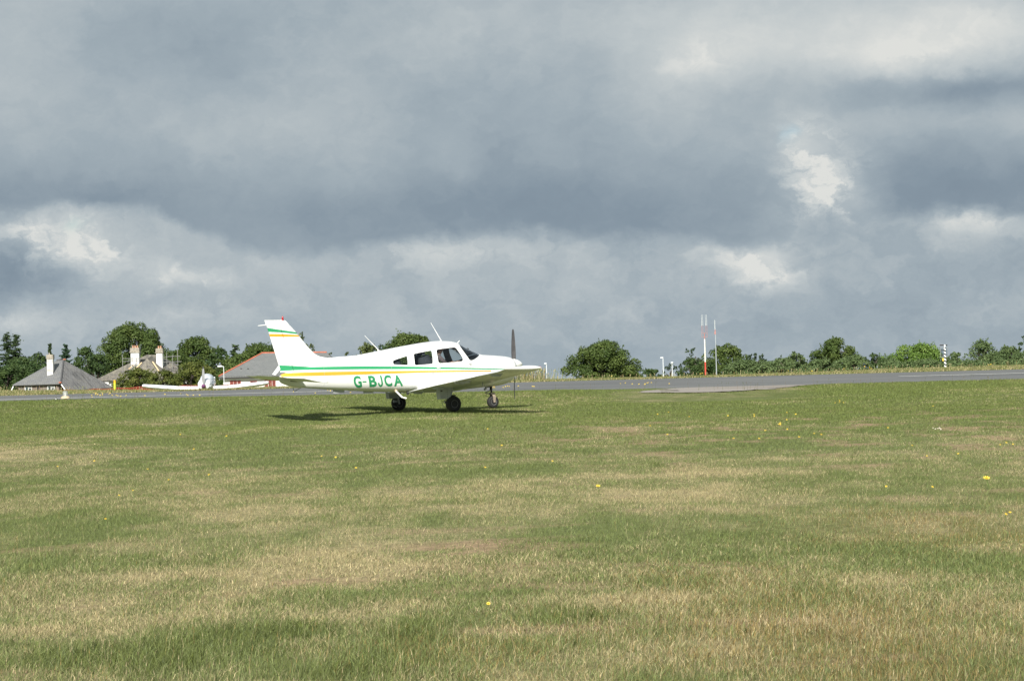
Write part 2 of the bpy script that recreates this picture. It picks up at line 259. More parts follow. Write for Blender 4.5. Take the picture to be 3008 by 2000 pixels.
# ---------------------------------------------------------------- helpers
def tag(o, label=None, cat=None, group=None, kind=None):
    if label: o['label'] = label
    if cat: o['category'] = cat
    if group: o['group'] = group
    if kind: o['kind'] = kind
    return o
def empty(name, loc=(0, 0, 0), rz=0., label=None, cat=None, group=None):
    o = bpy.data.objects.new(name, None); COL.objects.link(o)
    o.location = loc; o.rotation_euler = (0, 0, rz); o.empty_display_size = .3
    return tag(o, label, cat, group)
def put(name, me, mats=None, parent=None):
    o = bpy.data.objects.new(name, me); COL.objects.link(o)
    for m in (mats or []): me.materials.append(m)
    if parent is not None: o.parent = parent
    return o
def smooth(me, ang=None):
    me.polygons.foreach_set('use_smooth', np.ones(len(me.polygons), bool))
    if ang is not None:
        try: me.set_sharp_from_angle(angle=R(ang))
        except Exception: pass
class MB:
    def __init__(s): s.v = []; s.f = []; s.m = []
    def add(s, vs, fs, mi=0):
        b = len(s.v); s.v += [tuple(q) for q in vs]; s.f += [tuple(b+i for i in f) for f in fs]; s.m += [mi]*len(fs); return s
    def box(s, c, d, mi=0, rot=None):
        vs = [Vector((x*d[0]/2, y*d[1]/2, z*d[2]/2)) for x in (-1, 1) for y in (-1, 1) for z in (-1, 1)]
        if rot is not None: vs = [rot @ q for q in vs]
        vs = [q+Vector(c) for q in vs]
        return s.add(vs, [(0, 1, 3, 2), (4, 6, 7, 5), (0, 4, 5, 1), (2, 3, 7, 6), (0, 2, 6, 4), (1, 5, 7, 3)], mi)
    def tube(s, pts, rads, n=8, mi=0, caps=True):
        pts = [Vector(q) for q in pts]
        if not hasattr(rads, '__len__'): rads = [rads]*len(pts)
        rings = []; up = None
        for i, q in enumerate(pts):
            t = (pts[min(i+1, len(pts)-1)]-pts[max(i-1, 0)]).normalized()
            if up is None: up = t.orthogonal().normalized()
            a = (up-t*up.dot(t)).normalized(); b = t.cross(a); up = a
            rings.append([q+(a*math.cos(2*math.pi*k/n)+b*math.sin(2*math.pi*k/n))*rads[i] for k in range(n)])
        return s.loft(rings, mi, caps)
    def loft(s, rings, mi=0, caps=True, closed=True):
        b = len(s.v); n = len(rings[0])
        for r in rings: s.v += [tuple(q) for q in r]
        kk = n if closed else n-1
        for i in range(len(rings)-1):
            for k in range(kk):
                s.f.append((b+i*n+k, b+i*n+(k+1) % n, b+(i+1)*n+(k+1) % n, b+(i+1)*n+k)); s.m.append(mi)
        if caps and closed:
            s.f.append(tuple(b+k for k in reversed(range(n)))); s.m.append(mi)
            s.f.append(tuple(b+(len(rings)-1)*n+k for k in range(n))); s.m.append(mi)
        return s
    def lathe(s, prof, n=24, axis='Z', c=(0, 0, 0), mi=0):
        rings = []
        for r, h in prof:
            ring = []
            for k in range(n):
                a = 2*math.pi*k/n; p, q = r*math.cos(a), r*math.sin(a)
                ring.append(Vector(c)+Vector({'Z': (p, q, h), 'Y': (q, h, p), 'X': (h, p, q)}[axis]))
            rings.append(ring)
        return s.loft(rings, mi, True)
    def ball(s, c, r, mi=0, n=12):
        rr = r if hasattr(r, '__len__') else (r, r, r)
        rings = []
        for i in range(1, n):
            t = math.pi*i/n
            rings.append([Vector((c[0]+rr[0]*math.sin(t)*math.cos(2*math.pi*k/n), c[1]+rr[1]*math.sin(t)*math.sin(2*math.pi*k/n), c[2]-rr[2]*math.cos(t))) for k in range(n)])
        return s.loft(rings, mi, True)
    def mesh(s, name):
        me = bpy.data.meshes.new(name); me.from_pydata(s.v, [], s.f); me.update()
        me.polygons.foreach_set('material_index', np.array(s.m, dtype=np.int32))
        bm = bmesh.new(); bm.from_mesh(me); bmesh.ops.recalc_face_normals(bm, faces=bm.faces); bm.to_mesh(me); bm.free()
        return me
    def build(s, name, mats, parent=None, sm=None):
        if not isinstance(mats, (list, tuple)): mats = [mats]
        me = s.mesh(name); o = put(name, me, mats, parent)
        if sm is not None: smooth(me, sm)
        return o
def npmesh(name, V, loops, starts, col=None):
    me = bpy.data.meshes.new(name)
    me.vertices.add(len(V)); me.vertices.foreach_set('co', np.ascontiguousarray(V, dtype=np.float32).ravel())
    me.loops.add(len(loops)); me.loops.foreach_set('vertex_index', np.ascontiguousarray(loops, dtype=np.int32))
    me.polygons.add(len(starts)); me.polygons.foreach_set('loop_start', np.ascontiguousarray(starts, dtype=np.int32))
    if col is not None:
        a = me.attributes.new('tint', 'FLOAT_COLOR', 'POINT')
        c4 = np.ones((len(V), 4), np.float32); c4[:, :3] = col
        a.data.foreach_set('color', c4.ravel())
    me.update(calc_edges=True)
    return me

def newmat(name):
    m = bpy.data.materials.new(name); m.use_nodes = True
    n = m.node_tree.nodes; b = n['Principled BSDF']
    return m, m.node_tree, b
def pmat(name, col, rough=.5, metal=0., var=.12, scale=6., spec=.5, bump=0., bscale=40., coat=0., detail=5):
    """procedural paint / plastic / wood: base colour broken up by noise, roughness too"""
    m, t, b = newmat(name)
    tc = t.nodes.new('ShaderNodeTexCoord'); nz = t.nodes.new('ShaderNodeTexNoise')
    nz.inputs['Scale'].default_value = scale; nz.inputs['Detail'].default_value = detail
    t.links.new(tc.outputs['Object'], nz.inputs['Vector'])
    r = t.nodes.new('ShaderNodeValToRGB'); t.links.new(nz.outputs[0], r.inputs[0])
    r.color_ramp.elements[0].position = .3; r.color_ramp.elements[1].position = .7
    r.color_ramp.elements[0].color = (*[c*(1-var) for c in col], 1); r.color_ramp.elements[1].color = (*[min(1, c*(1+var)) for c in col], 1)
    t.links.new(r.outputs[0], b.inputs['Base Color'])
    b.inputs['Roughness'].default_value = rough; b.inputs['Metallic'].default_value = metal
    b.inputs['Specular IOR Level'].default_value = spec; b.inputs['Coat Weight'].default_value = coat
    if bump:
        n2 = t.nodes.new('ShaderNodeTexNoise'); n2.inputs['Scale'].default_value = bscale; n2.inputs['Detail'].default_value = 6
        t.links.new(tc.outputs['Object'], n2.inputs['Vector'])
        bp = t.nodes.new('ShaderNodeBump'); bp.inputs['Strength'].default_value = bump; bp.inputs['Distance'].default_value = .02
        t.links.new(n2.outputs[0], bp.inputs['Height']); t.links.new(bp.outputs[0], b.inputs['Normal'])
    return m
def leafmat(name, trans=.3, rough=.6, gain=1.):
    m, t, b = newmat(name)
    at = t.nodes.new('ShaderNodeAttribute'); at.attribute_name = 'tint'
    src = at.outputs['Color']
    if gain != 1.:
        g = t.nodes.new('ShaderNodeVectorMath'); g.operation = 'SCALE'; g.inputs['Scale'].default_value = gain
        t.links.new(src, g.inputs[0]); src = g.outputs[0]
    t.links.new(src, b.inputs['Base Color']); b.inputs['Roughness'].default_value = rough; b.inputs['Specular IOR Level'].default_value = .25
    tr = t.nodes.new('ShaderNodeBsdfTranslucent'); t.links.new(src, tr.inputs['Color'])
    mx_ = t.nodes.new('ShaderNodeMixShader'); mx_.inputs[0].default_value = trans
    t.links.new(b.outputs[0], mx_.inputs[1]); t.links.new(tr.outputs[0], mx_.inputs[2])
    t.links.new(mx_.outputs[0], t.nodes['Material Output'].inputs[0])
    return m
def glassmat(name, tint=(.75, .80, .80), mixg=1.):
    m, t, b = newmat(name)
    tr = t.nodes.new('ShaderNodeBsdfTransparent'); tr.inputs[0].default_value = (*tint, 1)
    gl = t.nodes.new('ShaderNodeBsdfGlossy'); gl.inputs['Roughness'].default_value = .04; gl.inputs['Color'].default_value = (.9, .95, 1, 1)
    fr = t.nodes.new('ShaderNodeFresnel'); fr.inputs['IOR'].default_value = 1.45
    tc = t.nodes.new('ShaderNodeTexCoord'); nz = t.nodes.new('ShaderNodeTexNoise'); nz.inputs['Scale'].default_value = 3
    t.links.new(tc.outputs['Object'], nz.inputs['Vector'])
    bp = t.nodes.new('ShaderNodeBump'); bp.inputs['Strength'].default_value = .05; t.links.new(nz.outputs[0], bp.inputs['Height'])
    t.links.new(bp.outputs[0], gl.inputs['Normal'])
    mx_ = t.nodes.new('ShaderNodeMixShader')
    t.links.new(fr.outputs[0], mx_.inputs[0]); t.links.new(tr.outputs[0], mx_.inputs[1]); t.links.new(gl.outputs[0], mx_.inputs[2])
    t.links.new(mx_.outputs[0], t.nodes['Material Output'].inputs[0])
    return m
# ---------------------------------------------------------------- field colours (green, straw, clippings, long grass)
rng = np.random.default_rng(7)
def fieldw(x, y):
    """weights: dry, rust, long dark, rich green, light, olive"""
    wx = .5*(vnoise(x/.9, y/.9, 41)-.5)+.35*(vnoise(x/.3, y/.3, 42)-.5); wy = .5*(vnoise(x/.9, y/.9, 43)-.5)+.35*(vnoise(x/.3, y/.3, 44)-.5)
    acc = {k: np.zeros_like(x) for k in ('straw', 'rust', 'dark', 'green', 'light', 'olive')}
    for t, cx, cy, hx, hy, s in PATCHES:
        k = min(hx, hy, 1.6)
        e = s*np.exp(-(((x-cx)/hx+wx*.9)**2+((y-cy)/hy+wy*.9)**2)*.9)
        acc[t] = np.maximum(acc[t], e*(.72 if t in ('dark', 'green') else .9))
    far = sstep(30, 52, y)
    dry = .36-.32*far+1.35*(fbm(x/2.2, y/4.2, 11, 4)-.5)+1.25*(fbm(x/.40, y/.75, 12, 3)-.5)+1.15*acc['straw']-.75*acc['green']-.8*acc['dark']-.10*acc['light']+.1*acc['olive']
    sp = sstep(.565, .66, fbm(x/.55, y/1.0, 20, 3))*sstep(26, 31, y)*sstep(52, 44, y)*sstep(-3, 3, x)
    sp2 = sstep(.66, .76, fbm(x/1.4, y/.8, 25, 3))*sstep(70, 40, y)
    rust = np.clip(acc['rust']*1.25*sstep(.46, .60, fbm(x/.24, y/.5, 22, 3)+.10*acc['rust'])+.75*sp+.5*sp2, 0, 1)
    return np.clip(dry, 0, 1), rust, np.clip(acc['dark'], 0, 1), np.clip(acc['green'], 0, 1), np.clip(acc['light'], 0, 1), np.clip(acc['olive'], 0, 1)
GREEN = np.array([.168, .210, .060]); GREEN2 = np.array([.235, .270, .108]); BLUEG = np.array([.150, .205, .105])
STRAW = np.array([.56, .465, .275]); RUST = np.array([.50, .36, .225]); DARKG = np.array([.115, .140, .036]); LIGHT = np.array([.27, .30, .13]); OLIVE = np.array([.29, .215, .085])
def lerp(a, b, t): return a+(b-a)*t[:, None]
def meancol(x, y):
    d, r, k, g, l, o = fieldw(x, y)
    c = lerp(np.broadcast_to(GREEN, (len(x), 3)), GREEN2, vnoise(x/2, y/2, 31))
    c = lerp(c, LIGHT, l*.7); c = lerp(c, STRAW, d*.8); c = lerp(c, OLIVE, o*.5); c = lerp(c, DARKG, k*.6); c = lerp(c, RUST, r)
    return c
def in_runway(x, y): return (y > RY0) & (y < RY1)
RY0, RY1 = 75.2, 93.2
PATCHPOLY = [(3.9, 67.4), (5.2, 66.9), (6.6, 67.5), (7.6, 69.4), (8.6, 71.6), (9.6, 73.6), (10.6, 75.15), (5.7, 75.15), (5.0, 72.5), (4.3, 70.0)]
def in_poly(x, y, poly, grow=0.):
    c = np.zeros(x.shape, bool); n = len(poly)
    for i in range(n):
        x0, y0 = poly[i]; x1, y1 = poly[(i+1) % n]
        k = ((y0 > y) != (y1 > y)) & (x < (x1-x0)*(y-y0)/((y1-y0) or 1e-9)+x0)
        c ^= k
    return c

# ---------------------------------------------------------------- ground sheet out to the horizon
ys = np.unique(np.concatenate([np.arange(-60, 4, 4.), np.arange(4, 20, .16), np.arange(20, 44, .3), np.arange(44, 74, .4), np.arange(74, 99, .5),
     np.arange(99, 130, 1.5), np.arange(130, 320, 8), np.arange(320, 1000, 60), np.array([1000, 1500, 2200, 3200, 5000, 8000.])]))
xs = np.unique(np.concatenate([-np.array([8000, 4000, 2000, 1000, 600, 400, 250, 160, 120, 90., 70, 55, 45.]), np.arange(-38, -14, .8), np.arange(-14, 14.01, .28), np.arange(14.5, 39, .8),
     np.array([45, 55, 70, 90., 120, 160, 250, 400, 600, 1000, 2000, 4000, 8000])]))
gx, gy = np.meshgrid(xs, ys)
gz = T(gx, gy)
gz = gz-.10*((gy > RY0+.3) & (gy < RY1-.3))
pin = in_poly(gx, gy, PATCHPOLY)
gz = gz-.02*pin
V = np.stack([gx.ravel(), gy.ravel(), gz.ravel()], 1)
ny, nx = gx.shape
ii = np.arange(ny*nx).reshape(ny, nx)
q = np.stack([ii[:-1, :-1], ii[:-1, 1:], ii[1:, 1:], ii[1:, :-1]], -1).reshape(-1, 4)
gc = meancol(gx.ravel(), gy.ravel())*.62
gm = npmesh('field_ground', V, q.ravel(), np.arange(len(q))*4, gc)
smooth(gm)
m, t, b = newmat('turf_soil')
at = t.nodes.new('ShaderNodeAttribute'); at.attribute_name = 'tint'
tc = t.nodes.new('ShaderNodeTexCoord'); nz = t.nodes.new('ShaderNodeTexNoise'); nz.inputs['Scale'].default_value = 9; nz.inputs['Detail'].default_value = 8; nz.inputs['Roughness'].default_value = .7
t.links.new(tc.outputs['Object'], nz.inputs['Vector'])
mr = t.nodes.new('ShaderNodeMapRange'); mr.inputs[1].default_value = .3; mr.inputs[2].default_value = .7; mr.inputs[3].default_value = .55; mr.inputs[4].default_value = 1.35
t.links.new(nz.outputs[0], mr.inputs[0])
vm = t.nodes.new('ShaderNodeVectorMath'); vm.operation = 'SCALE'; t.links.new(at.outputs['Color'], vm.inputs[0]); t.links.new(mr.outputs[0], vm.inputs['Scale'])
t.links.new(vm.outputs[0], b.inputs['Base Color']); b.inputs['Roughness'].default_value = .95; b.inputs['Specular IOR Level'].default_value = .1
bp = t.nodes.new('ShaderNodeBump'); bp.inputs['Strength'].default_value = .6; bp.inputs['Distance'].default_value = .04; t.links.new(nz.outputs[0], bp.inputs['Height']); t.links.new(bp.outputs[0], b.inputs['Normal'])
tag(put('field_ground', gm, [m]), kind='structure')

# ---------------------------------------------------------------- runway, centre line, worn side apron
def strip(name, x0, x1, y0, y1, dx, dy, h, mat, edge=0.):
    X = np.arange(x0, x1+1e-6, dx); Y = np.linspace(y0, y1, max(2, int(round((y1-y0)/dy))+1))
    ax, ay = np.meshgrid(X, Y); ay = ay.copy()
    if edge:
        ay[0] += edge*(fbm(X/1.5, X*0, 61, 4)-.5)*2; ay[-1] += edge*(fbm(X/1.5, X*0, 62, 4)-.5)*2
    az_ = T(ax, ay)+h
    V = np.stack([ax.ravel(), ay.ravel(), az_.ravel()], 1); ny, nx = ax.shape; ii = np.arange(ny*nx).reshape(ny, nx)
    q = np.stack([ii[:-1, :-1], ii[:-1, 1:], ii[1:, 1:], ii[1:, :-1]], -1).reshape(-1, 4)
    me = npmesh(name, V, q.ravel(), np.arange(len(q))*4); smooth(me)
    return tag(put(name, me, [mat]), kind='structure')
def asphalt(name, c0, c1, sc=1.2):
    m, t, b = newmat(name)
    tc = t.nodes.new('ShaderNodeTexCoord'); mp = t.nodes.new('ShaderNodeMapping'); mp.inputs['Scale'].default_value = (.12, 1, 1)
    t.links.new(tc.outputs['Object'], mp.inputs[0])
    n1 = t.nodes.new('ShaderNodeTexNoise'); n1.inputs['Scale'].default_value = sc; n1.inputs['Detail'].default_value = 8; n1.inputs['Roughness'].default_value = .65; t.links.new(mp.outputs[0], n1.inputs['Vector'])
    n2 = t.nodes.new('ShaderNodeTexNoise'); n2.inputs['Scale'].default_value = 30; n2.inputs['Detail'].default_value = 4; t.links.new(tc.outputs['Object'], n2.inputs['Vector'])
    ad = t.nodes.new('ShaderNodeMath'); ad.operation = 'MULTIPLY_ADD'; ad.inputs[1].default_value = .35; t.links.new(n2.outputs[0], ad.inputs[0]); t.links.new(n1.outputs[0], ad.inputs[2])
    r = t.nodes.new('ShaderNodeValToRGB'); t.links.new(ad.outputs[0], r.inputs[0]); r.color_ramp.elements[0].position = .50; r.color_ramp.elements[1].position = .86
    r.color_ramp.elements[0].color = (*c0, 1); r.color_ramp.elements[1].color = (*c1, 1)
    t.links.new(r.outputs[0], b.inputs['Base Color']); b.inputs['Roughness'].default_value = .85; b.inputs['Specular IOR Level'].default_value = .3
    bp = t.nodes.new('ShaderNodeBump'); bp.inputs['Strength'].default_value = .25; bp.inputs['Distance'].default_value = .01; t.links.new(n2.outputs[0], bp.inputs['Height']); t.links.new(bp.outputs[0], b.inputs['Normal'])
    return m
MA = asphalt('runway_asphalt', (.098, .103, .104), (.180, .183, .180))
strip('runway', -160, 160, RY0, RY1, 1.0, .6, 0., MA)
MW = pmat('runway_paint', (.62, .63, .60), .8, var=.25, scale=3, detail=8)
lm = strip('runway_centre_line', -160, -5.4, 83.78, 84.22, .7, .44, .012, MW)
lm = strip('runway_centre_line', 15.0, 160, 83.74, 84.26, .7, .52, .012, MW)
bm = bmesh.new()
grid = []
X = np.arange(3.5, 11.2, .1); Y = np.arange(66.5, 75.21, .1)
ax, ay = np.meshgrid(X, Y); jx = ax+1.1*(fbm(ax/.7, ay/.7, 71, 4)-.5); jy = ay+1.5*(fbm(ax/.6, ay/.6, 72, 4)-.5)
k = in_poly(jx, jy, PATCHPOLY) & ~((np.abs(ax-4.98) < .30) & (np.abs(ay-69.2) < .5))
V = np.stack([ax.ravel(), ay.ravel(), (T(ax, ay)+.014).ravel()], 1); ny, nx = ax.shape; ii = np.arange(ny*nx).reshape(ny, nx)
q = np.stack([ii[:-1, :-1], ii[:-1, 1:], ii[1:, 1:], ii[1:, :-1]], -1)[k[:-1, :-1]].reshape(-1, 4)
used = np.unique(q); remap = np.zeros(ny*nx, int); remap[used] = np.arange(len(used))
me = npmesh('taxiway_apron', V[used], remap[q].ravel(), np.arange(len(q))*4); smooth(me)
MC = asphalt('apron_concrete', (.20, .175, .15), (.36, .33, .30), 2.0)
tag(put('taxiway_apron', me, [MC]), kind='structure')

# ---------------------------------------------------------------- grass blades
def apron_ok(x, y): return ~in_poly(x, y, PATCHPOLY) | (fbm(x/.5, y/.5, 77, 3) > .63) & (y < 74)
def blades(name, y0, y1, n, hbase, wmul, two, seed, label, xlim=None):
    g = np.random.default_rng(seed)
    ym = g.random(int(n*1.35)); 
    hw = lambda y: y*.262+1.0
    y = np.sqrt(y0*y0+ym*(y1*y1-y0*y0)); x = (g.random(len(y))*2-1)*hw(y)
    if xlim: x = xlim[0]+g.random(len(y))*(xlim[1]-xlim[0])
    ok = ~in_runway(x, y) & apron_ok(x, y)
    if y0 > 10 and y0 < 75: ok &= g.random(len(y)) < np.clip((y-y0)/4., 0, 1)
    if y1 < 74: ok &= g.random(len(y)) < np.clip((y1-y)/4., 0, 1)
    # soften the grass line at the runway edge
    x, y = x[ok][:n], y[ok][:n]; n = len(x)
    d, r, k, gr, l, o = fieldw(x, y)
    u = g.random((n, 8))
    verge = sstep(93, 93.3, y); lip = sstep(60, 66, y)*(1-verge)
    d = np.clip(d*(1-.35*lip), 0, 1); d = np.maximum(d, verge*.62)
    dryb = u[:, 0] < d*.96
    rust = u[:, 1] < r*.95*(1-verge)
    dark = (u[:, 2] < k*.8) & ~rust
    oliv = (u[:, 3] < o*.75+.03*verge) & ~rust & ~dark
    c = lerp(np.broadcast_to(GREEN, (n, 3)), GREEN2, u[:, 4]); c = lerp(c, BLUEG, (u[:, 5] > .8)*.7*u[:, 6])
    c = lerp(c, LIGHT, l*u[:, 4]*.9)
    c = c*(1+sstep(30, 50, y)[:, None]*(np.array([.92, .95, .78])-1))
    st = STRAW*(.60+.75*u[:, 5:6])
    c = np.where(dryb[:, None], lerp(c, st, .55+.45*u[:, 6]), c)
    c = np.where(oliv[:, None], OLIVE*(.7+.6*u[:, 5:6]), c)
    c = np.where(dark[:, None], DARKG*(.8+.6*u[:, 5:6]), c)
    c = np.where(rust[:, None], RUST*(.75+.5*u[:, 5:6]), c)
    c = c*(.55+.95*u[:, 7:8]**1.5)
    h = (hbase if y0 > 75 else np.interp(y, [9, 14, 20, 30, 50, 75], [.060, .054, .047, .043, .043, .048]))*(.55+.75*g.random(n))*(1+.8*k+.55*o*(oliv*1.0)+.25*gr)*(1-.5*rust)*(1-.15*dryb)*(.75+.5*vnoise(x/.5, y/.5, 51))
    h = h*(1+.15*lip+.5*verge)*(1-.6*sstep(1.5, 4, x)*sstep(9.5, 8, x-.12*(y-64))*sstep(57, 61, y)*(1-verge))
    w = np.maximum(.0028, wmul*y)*(.7+.6*g.random(n))
    base = np.stack([x, y, T(x, y)-.012], 1)
    ph = g.random(n)*2*np.pi; lean = (.25+1.15*g.random(n)**1.2)*(1+1.6*rust)
    wind = .18
    dx = np.cos(ph)*lean+wind*(.4+.6*u[:, 4]); dy = np.sin(ph)*lean
    ax_ = g.random(n)*np.pi; sx_ = np.cos(ax_)*w*.5; sy_ = np.sin(ax_)*w*.35
    side = np.stack([sx_, sy_, np.zeros(n)], 1)
    top = base+np.stack([dx*h, dy*h, h/np.sqrt(1+.35*(dx*dx+dy*dy))], 1)
    if two:
        mid = base+np.stack([dx*h*.30, dy*h*.30, h*.58], 1)
        V = np.stack([base-side, base+side, mid+side*.8, mid-side*.8, top], 1).reshape(-1, 3)
        b5 = np.arange(n)[:, None]*5
        loops = np.concatenate([b5+0, b5+1, b5+2, b5+3, b5+3, b5+2, b5+4], 1).ravel()
        starts = (np.arange(n)[:, None]*7+np.array([0, 4])).ravel()
        cc = np.repeat(c[:, None], 5, 1); cc = cc.reshape(-1, 3)
    else:
        V = np.stack([base-side, base+side, top], 1).reshape(-1, 3)
        loops = np.arange(n*3); starts = np.arange(n)*3; cc = np.repeat(c, 3, 0)
    me = npmesh(name, V, loops, starts, cc)
    o_ = put('grass', me, [GRASS]); tag(o_, label, 'grass', kind='stuff')
    return o_
GRASS = leafmat('grass_blade', .36, .55)
Q = 1.0
blades('grass_blades', 8.5, 19, int(330000*Q), .056, .00027, True, 1, 'long tufty foreground grass, straw coloured and green')
blades('grass_blades', 15, 32, int(450000*Q), .042, .00026, False, 2, 'patchy dry and green mown grass in the middle of the field')
blades('grass_blades', 28, 52, int(430000*Q), .042, .00030, False, 3, 'greener mown grass with buttercups in front of the aircraft')
blades('grass_blades', 48, 75.4, int(430000*Q), .048, .00032, False, 4, 'rich green grass around the aircraft and along the runway edge')
blades('grass_blades', 93.0, 97.8, int(110000*Q), .070, .00032, False, 5, 'dry straw coloured verge along the far runway edge')
def spikes(name, n, seed, gen_xy, hr, wid, cols, label):
    g = np.random.default_rng(seed); x, y = gen_xy(g, n); n = len(x)
    h = hr[0]+(hr[1]-hr[0])*g.random(n); ph = g.random(n)*6.28; ln = .35*g.random(n)
    base = np.stack([x, y, T(x, y)], 1); w = wid*(.6+.8*g.random(n))
    side = np.stack([w*.5, 0*w, 0*w], 1)
    top = base+np.stack([np.cos(ph)*ln*h+.1*h, np.sin(ph)*ln*h, h], 1)
    hd = base+(top-base)*.80
    V = np.stack([base-side*.5, base+side*.5, top, hd-side*.9, hd+side*.9, top+np.array([0, 0, .012])], 1).reshape(-1, 3)
    c = np.asarray(cols)[g.integers(0, len(cols), n)]*(.8+.4*g.random((n, 1)))
    me = npmesh(name, V, np.arange(n*6), np.arange(n*2)*3, np.repeat(c, 6, 0))
    tag(put('seed_stalks', me, [GRASS]), label, 'grass', kind='stuff')
def xy_fore(g, n):
    y = 9.5+14*g.random(n*4)**1.2; x = (g.random(n*4)*2-1)*(y*.25+.5); d, r, k, gr, l, o = fieldw(x, y)
    ok = g.random(n*4) < (.08+.9*o+.5*k+.3*d)*(1-r); return x[ok][:n], y[ok][:n]
spikes('seed_stalks', 3000, 11, xy_fore, (.06, .13), .0034, [STRAW, OLIVE*1.2, STRAW*.8, GREEN2], 'thin seed stalks standing above the foreground grass')
spikes('seed_stalks', 220, 12, lambda g, n: ((g.random(n)*2-1)*20, 69+5*g.random(n)), (.12, .30), .012, [DARKG*.8, OLIVE*.6], 'dark thin weed stalks against the grey runway')
spikes('seed_stalks', 900, 13, lambda g, n: ((g.random(n)*2-1)*26, 95+2.5*g.random(n)), (.10, .26), .028, [STRAW, GREEN2, OLIVE], 'dry seed stalks along the far runway verge')
spikes('seed_stalks', 420, 14, lambda g, n: (.55+.75*g.normal(0, .8, n), 96.2+.8*g.random(n)), (.2, .62), .035, [GREEN2, STRAW, GREEN, OLIVE*.6], 'tall thistly weeds on the verge beyond the aircraft nose')
# ---------------------------------------------------------------- the aircraft (local x forward, y to port, z up, origin between the main wheels)
AC = empty('light_aircraft', (-2.2415, 55.5, 1.0085), R(28), 'white low wing aircraft with green and yellow stripes standing on the grass', 'aircraft')
ST = np.array([
    # x, top, bottom, half width, z of half width, upper and lower exponent
    [-4.02, .90, .76, .03, .83, 2.0, 2.0], [-3.97, .95, .72, .06, .83, 2.0, 2.0], [-3.80, 1.00, .655, .09, .84, 2.1, 2.1], [-3.58, 1.06, .617, .12, .85, 2.1, 2.2],
    [-3.18, 1.18, .58, .17, .86, 2.1, 2.3], [-2.77, 1.33, .545, .22, .87, 2.1, 2.4], [-2.40, 1.358, .515, .28, .88, 2.1, 2.5], [-1.96, 1.38, .483, .345, .88, 2.15, 2.6],
    [-1.34, 1.481, .445, .43, .88, 2.3, 2.7], [-.72, 1.584, .418, .51, .88, 2.5, 2.8], [-.08, 1.678, .407, .555, .88, 2.6, 2.9], [.34, 1.716, .41, .565, .88, 2.6, 2.9],
    [.62, 1.706, .42, .568, .88, 2.5, 2.9], [.78, 1.688, .43, .568, .88, 2.4, 2.8], [.92, 1.645, .437, .566, .88, 2.2, 2.8], [1.08, 1.561, .45, .563, .88, 2.0, 2.7],
    [1.30, 1.457, .467, .558, .88, 1.9, 2.6], [1.45, 1.385, .478, .553, .88, 2.0, 2.5], [1.56, 1.340, .487, .549, .88, 2.2, 2.5], [1.72, 1.328, .50, .543, .88, 2.35, 2.4],
    [1.94, 1.313, .52, .53, .89, 2.3, 2.3], [2.20, 1.293, .56, .50, .92, 2.2, 2.2], [2.37, 1.27, .605, .46, .94, 2.2, 2.2], [2.46, 1.243, .67, .38, .96, 2.1, 2.1],
    [2.51, 1.215, .74, .29, .99, 2.0, 2.0], [2.535, 1.18, .82, .18, 1.01, 2.0, 2.0]])
def hst(x): return [float(np.interp(x, ST[:, 0], ST[:, i])) for i in range(1, 7)]
def hside(x, z):
    t_, b_, w_, zc, n1, n2 = hst(x)
    if z >= zc: q_ = 1-min(1, (z-zc)/max(t_-zc, 1e-4))**n1; return w_*max(q_, 0)**(1/n1)
    q_ = 1-min(1, (zc-z)/max(zc-b_, 1e-4))**n2; return w_*max(q_, 0)**(1/n2)
def hring(x, n=56, off=0.):
    t_, b_, w_, zc, n1, n2 = hst(x); t_ -= off; b_ += off; w_ = max(w_-off, .004)
    pts = []
    for k in range(n):
        a = 2*math.pi*k/n; c, s = math.cos(a), math.sin(a)
        e = n1 if s >= 0 else n2
        y = w_*math.copysign(abs(c)**(2/e), c); z = zc+(t_-zc if s >= 0 else zc-b_)*math.copysign(abs(s)**(2/e), s)
        pts.append((x, y, z))
    return pts
HX = np.unique(np.round(np.concatenate([ST[:, 0], np.linspace(-4.02, -1, 26), np.linspace(-1, 2.3, 60), np.linspace(2.3, 2.535, 9)]), 3))
# smooth the station table so that the skin has no visible kinks
_xs = np.linspace(-4.02, 2.535, 1312)
_sm = [_xs]
for i in range(1, 7):
    q_ = np.interp(_xs, ST[:, 0], ST[:, i]); kk_ = np.exp(-(np.arange(-24, 25)/10.)**2/2); kk_ /= kk_.sum()
    r_ = np.convolve(np.pad(q_, 24, mode='edge'), kk_, mode='valid')
    wgt = np.clip(np.minimum(_xs+4.02, 2.535-_xs)/.12, 0, 1); _sm.append(r_*wgt+q_*(1-wgt))
ST = np.stack(_sm, 1)

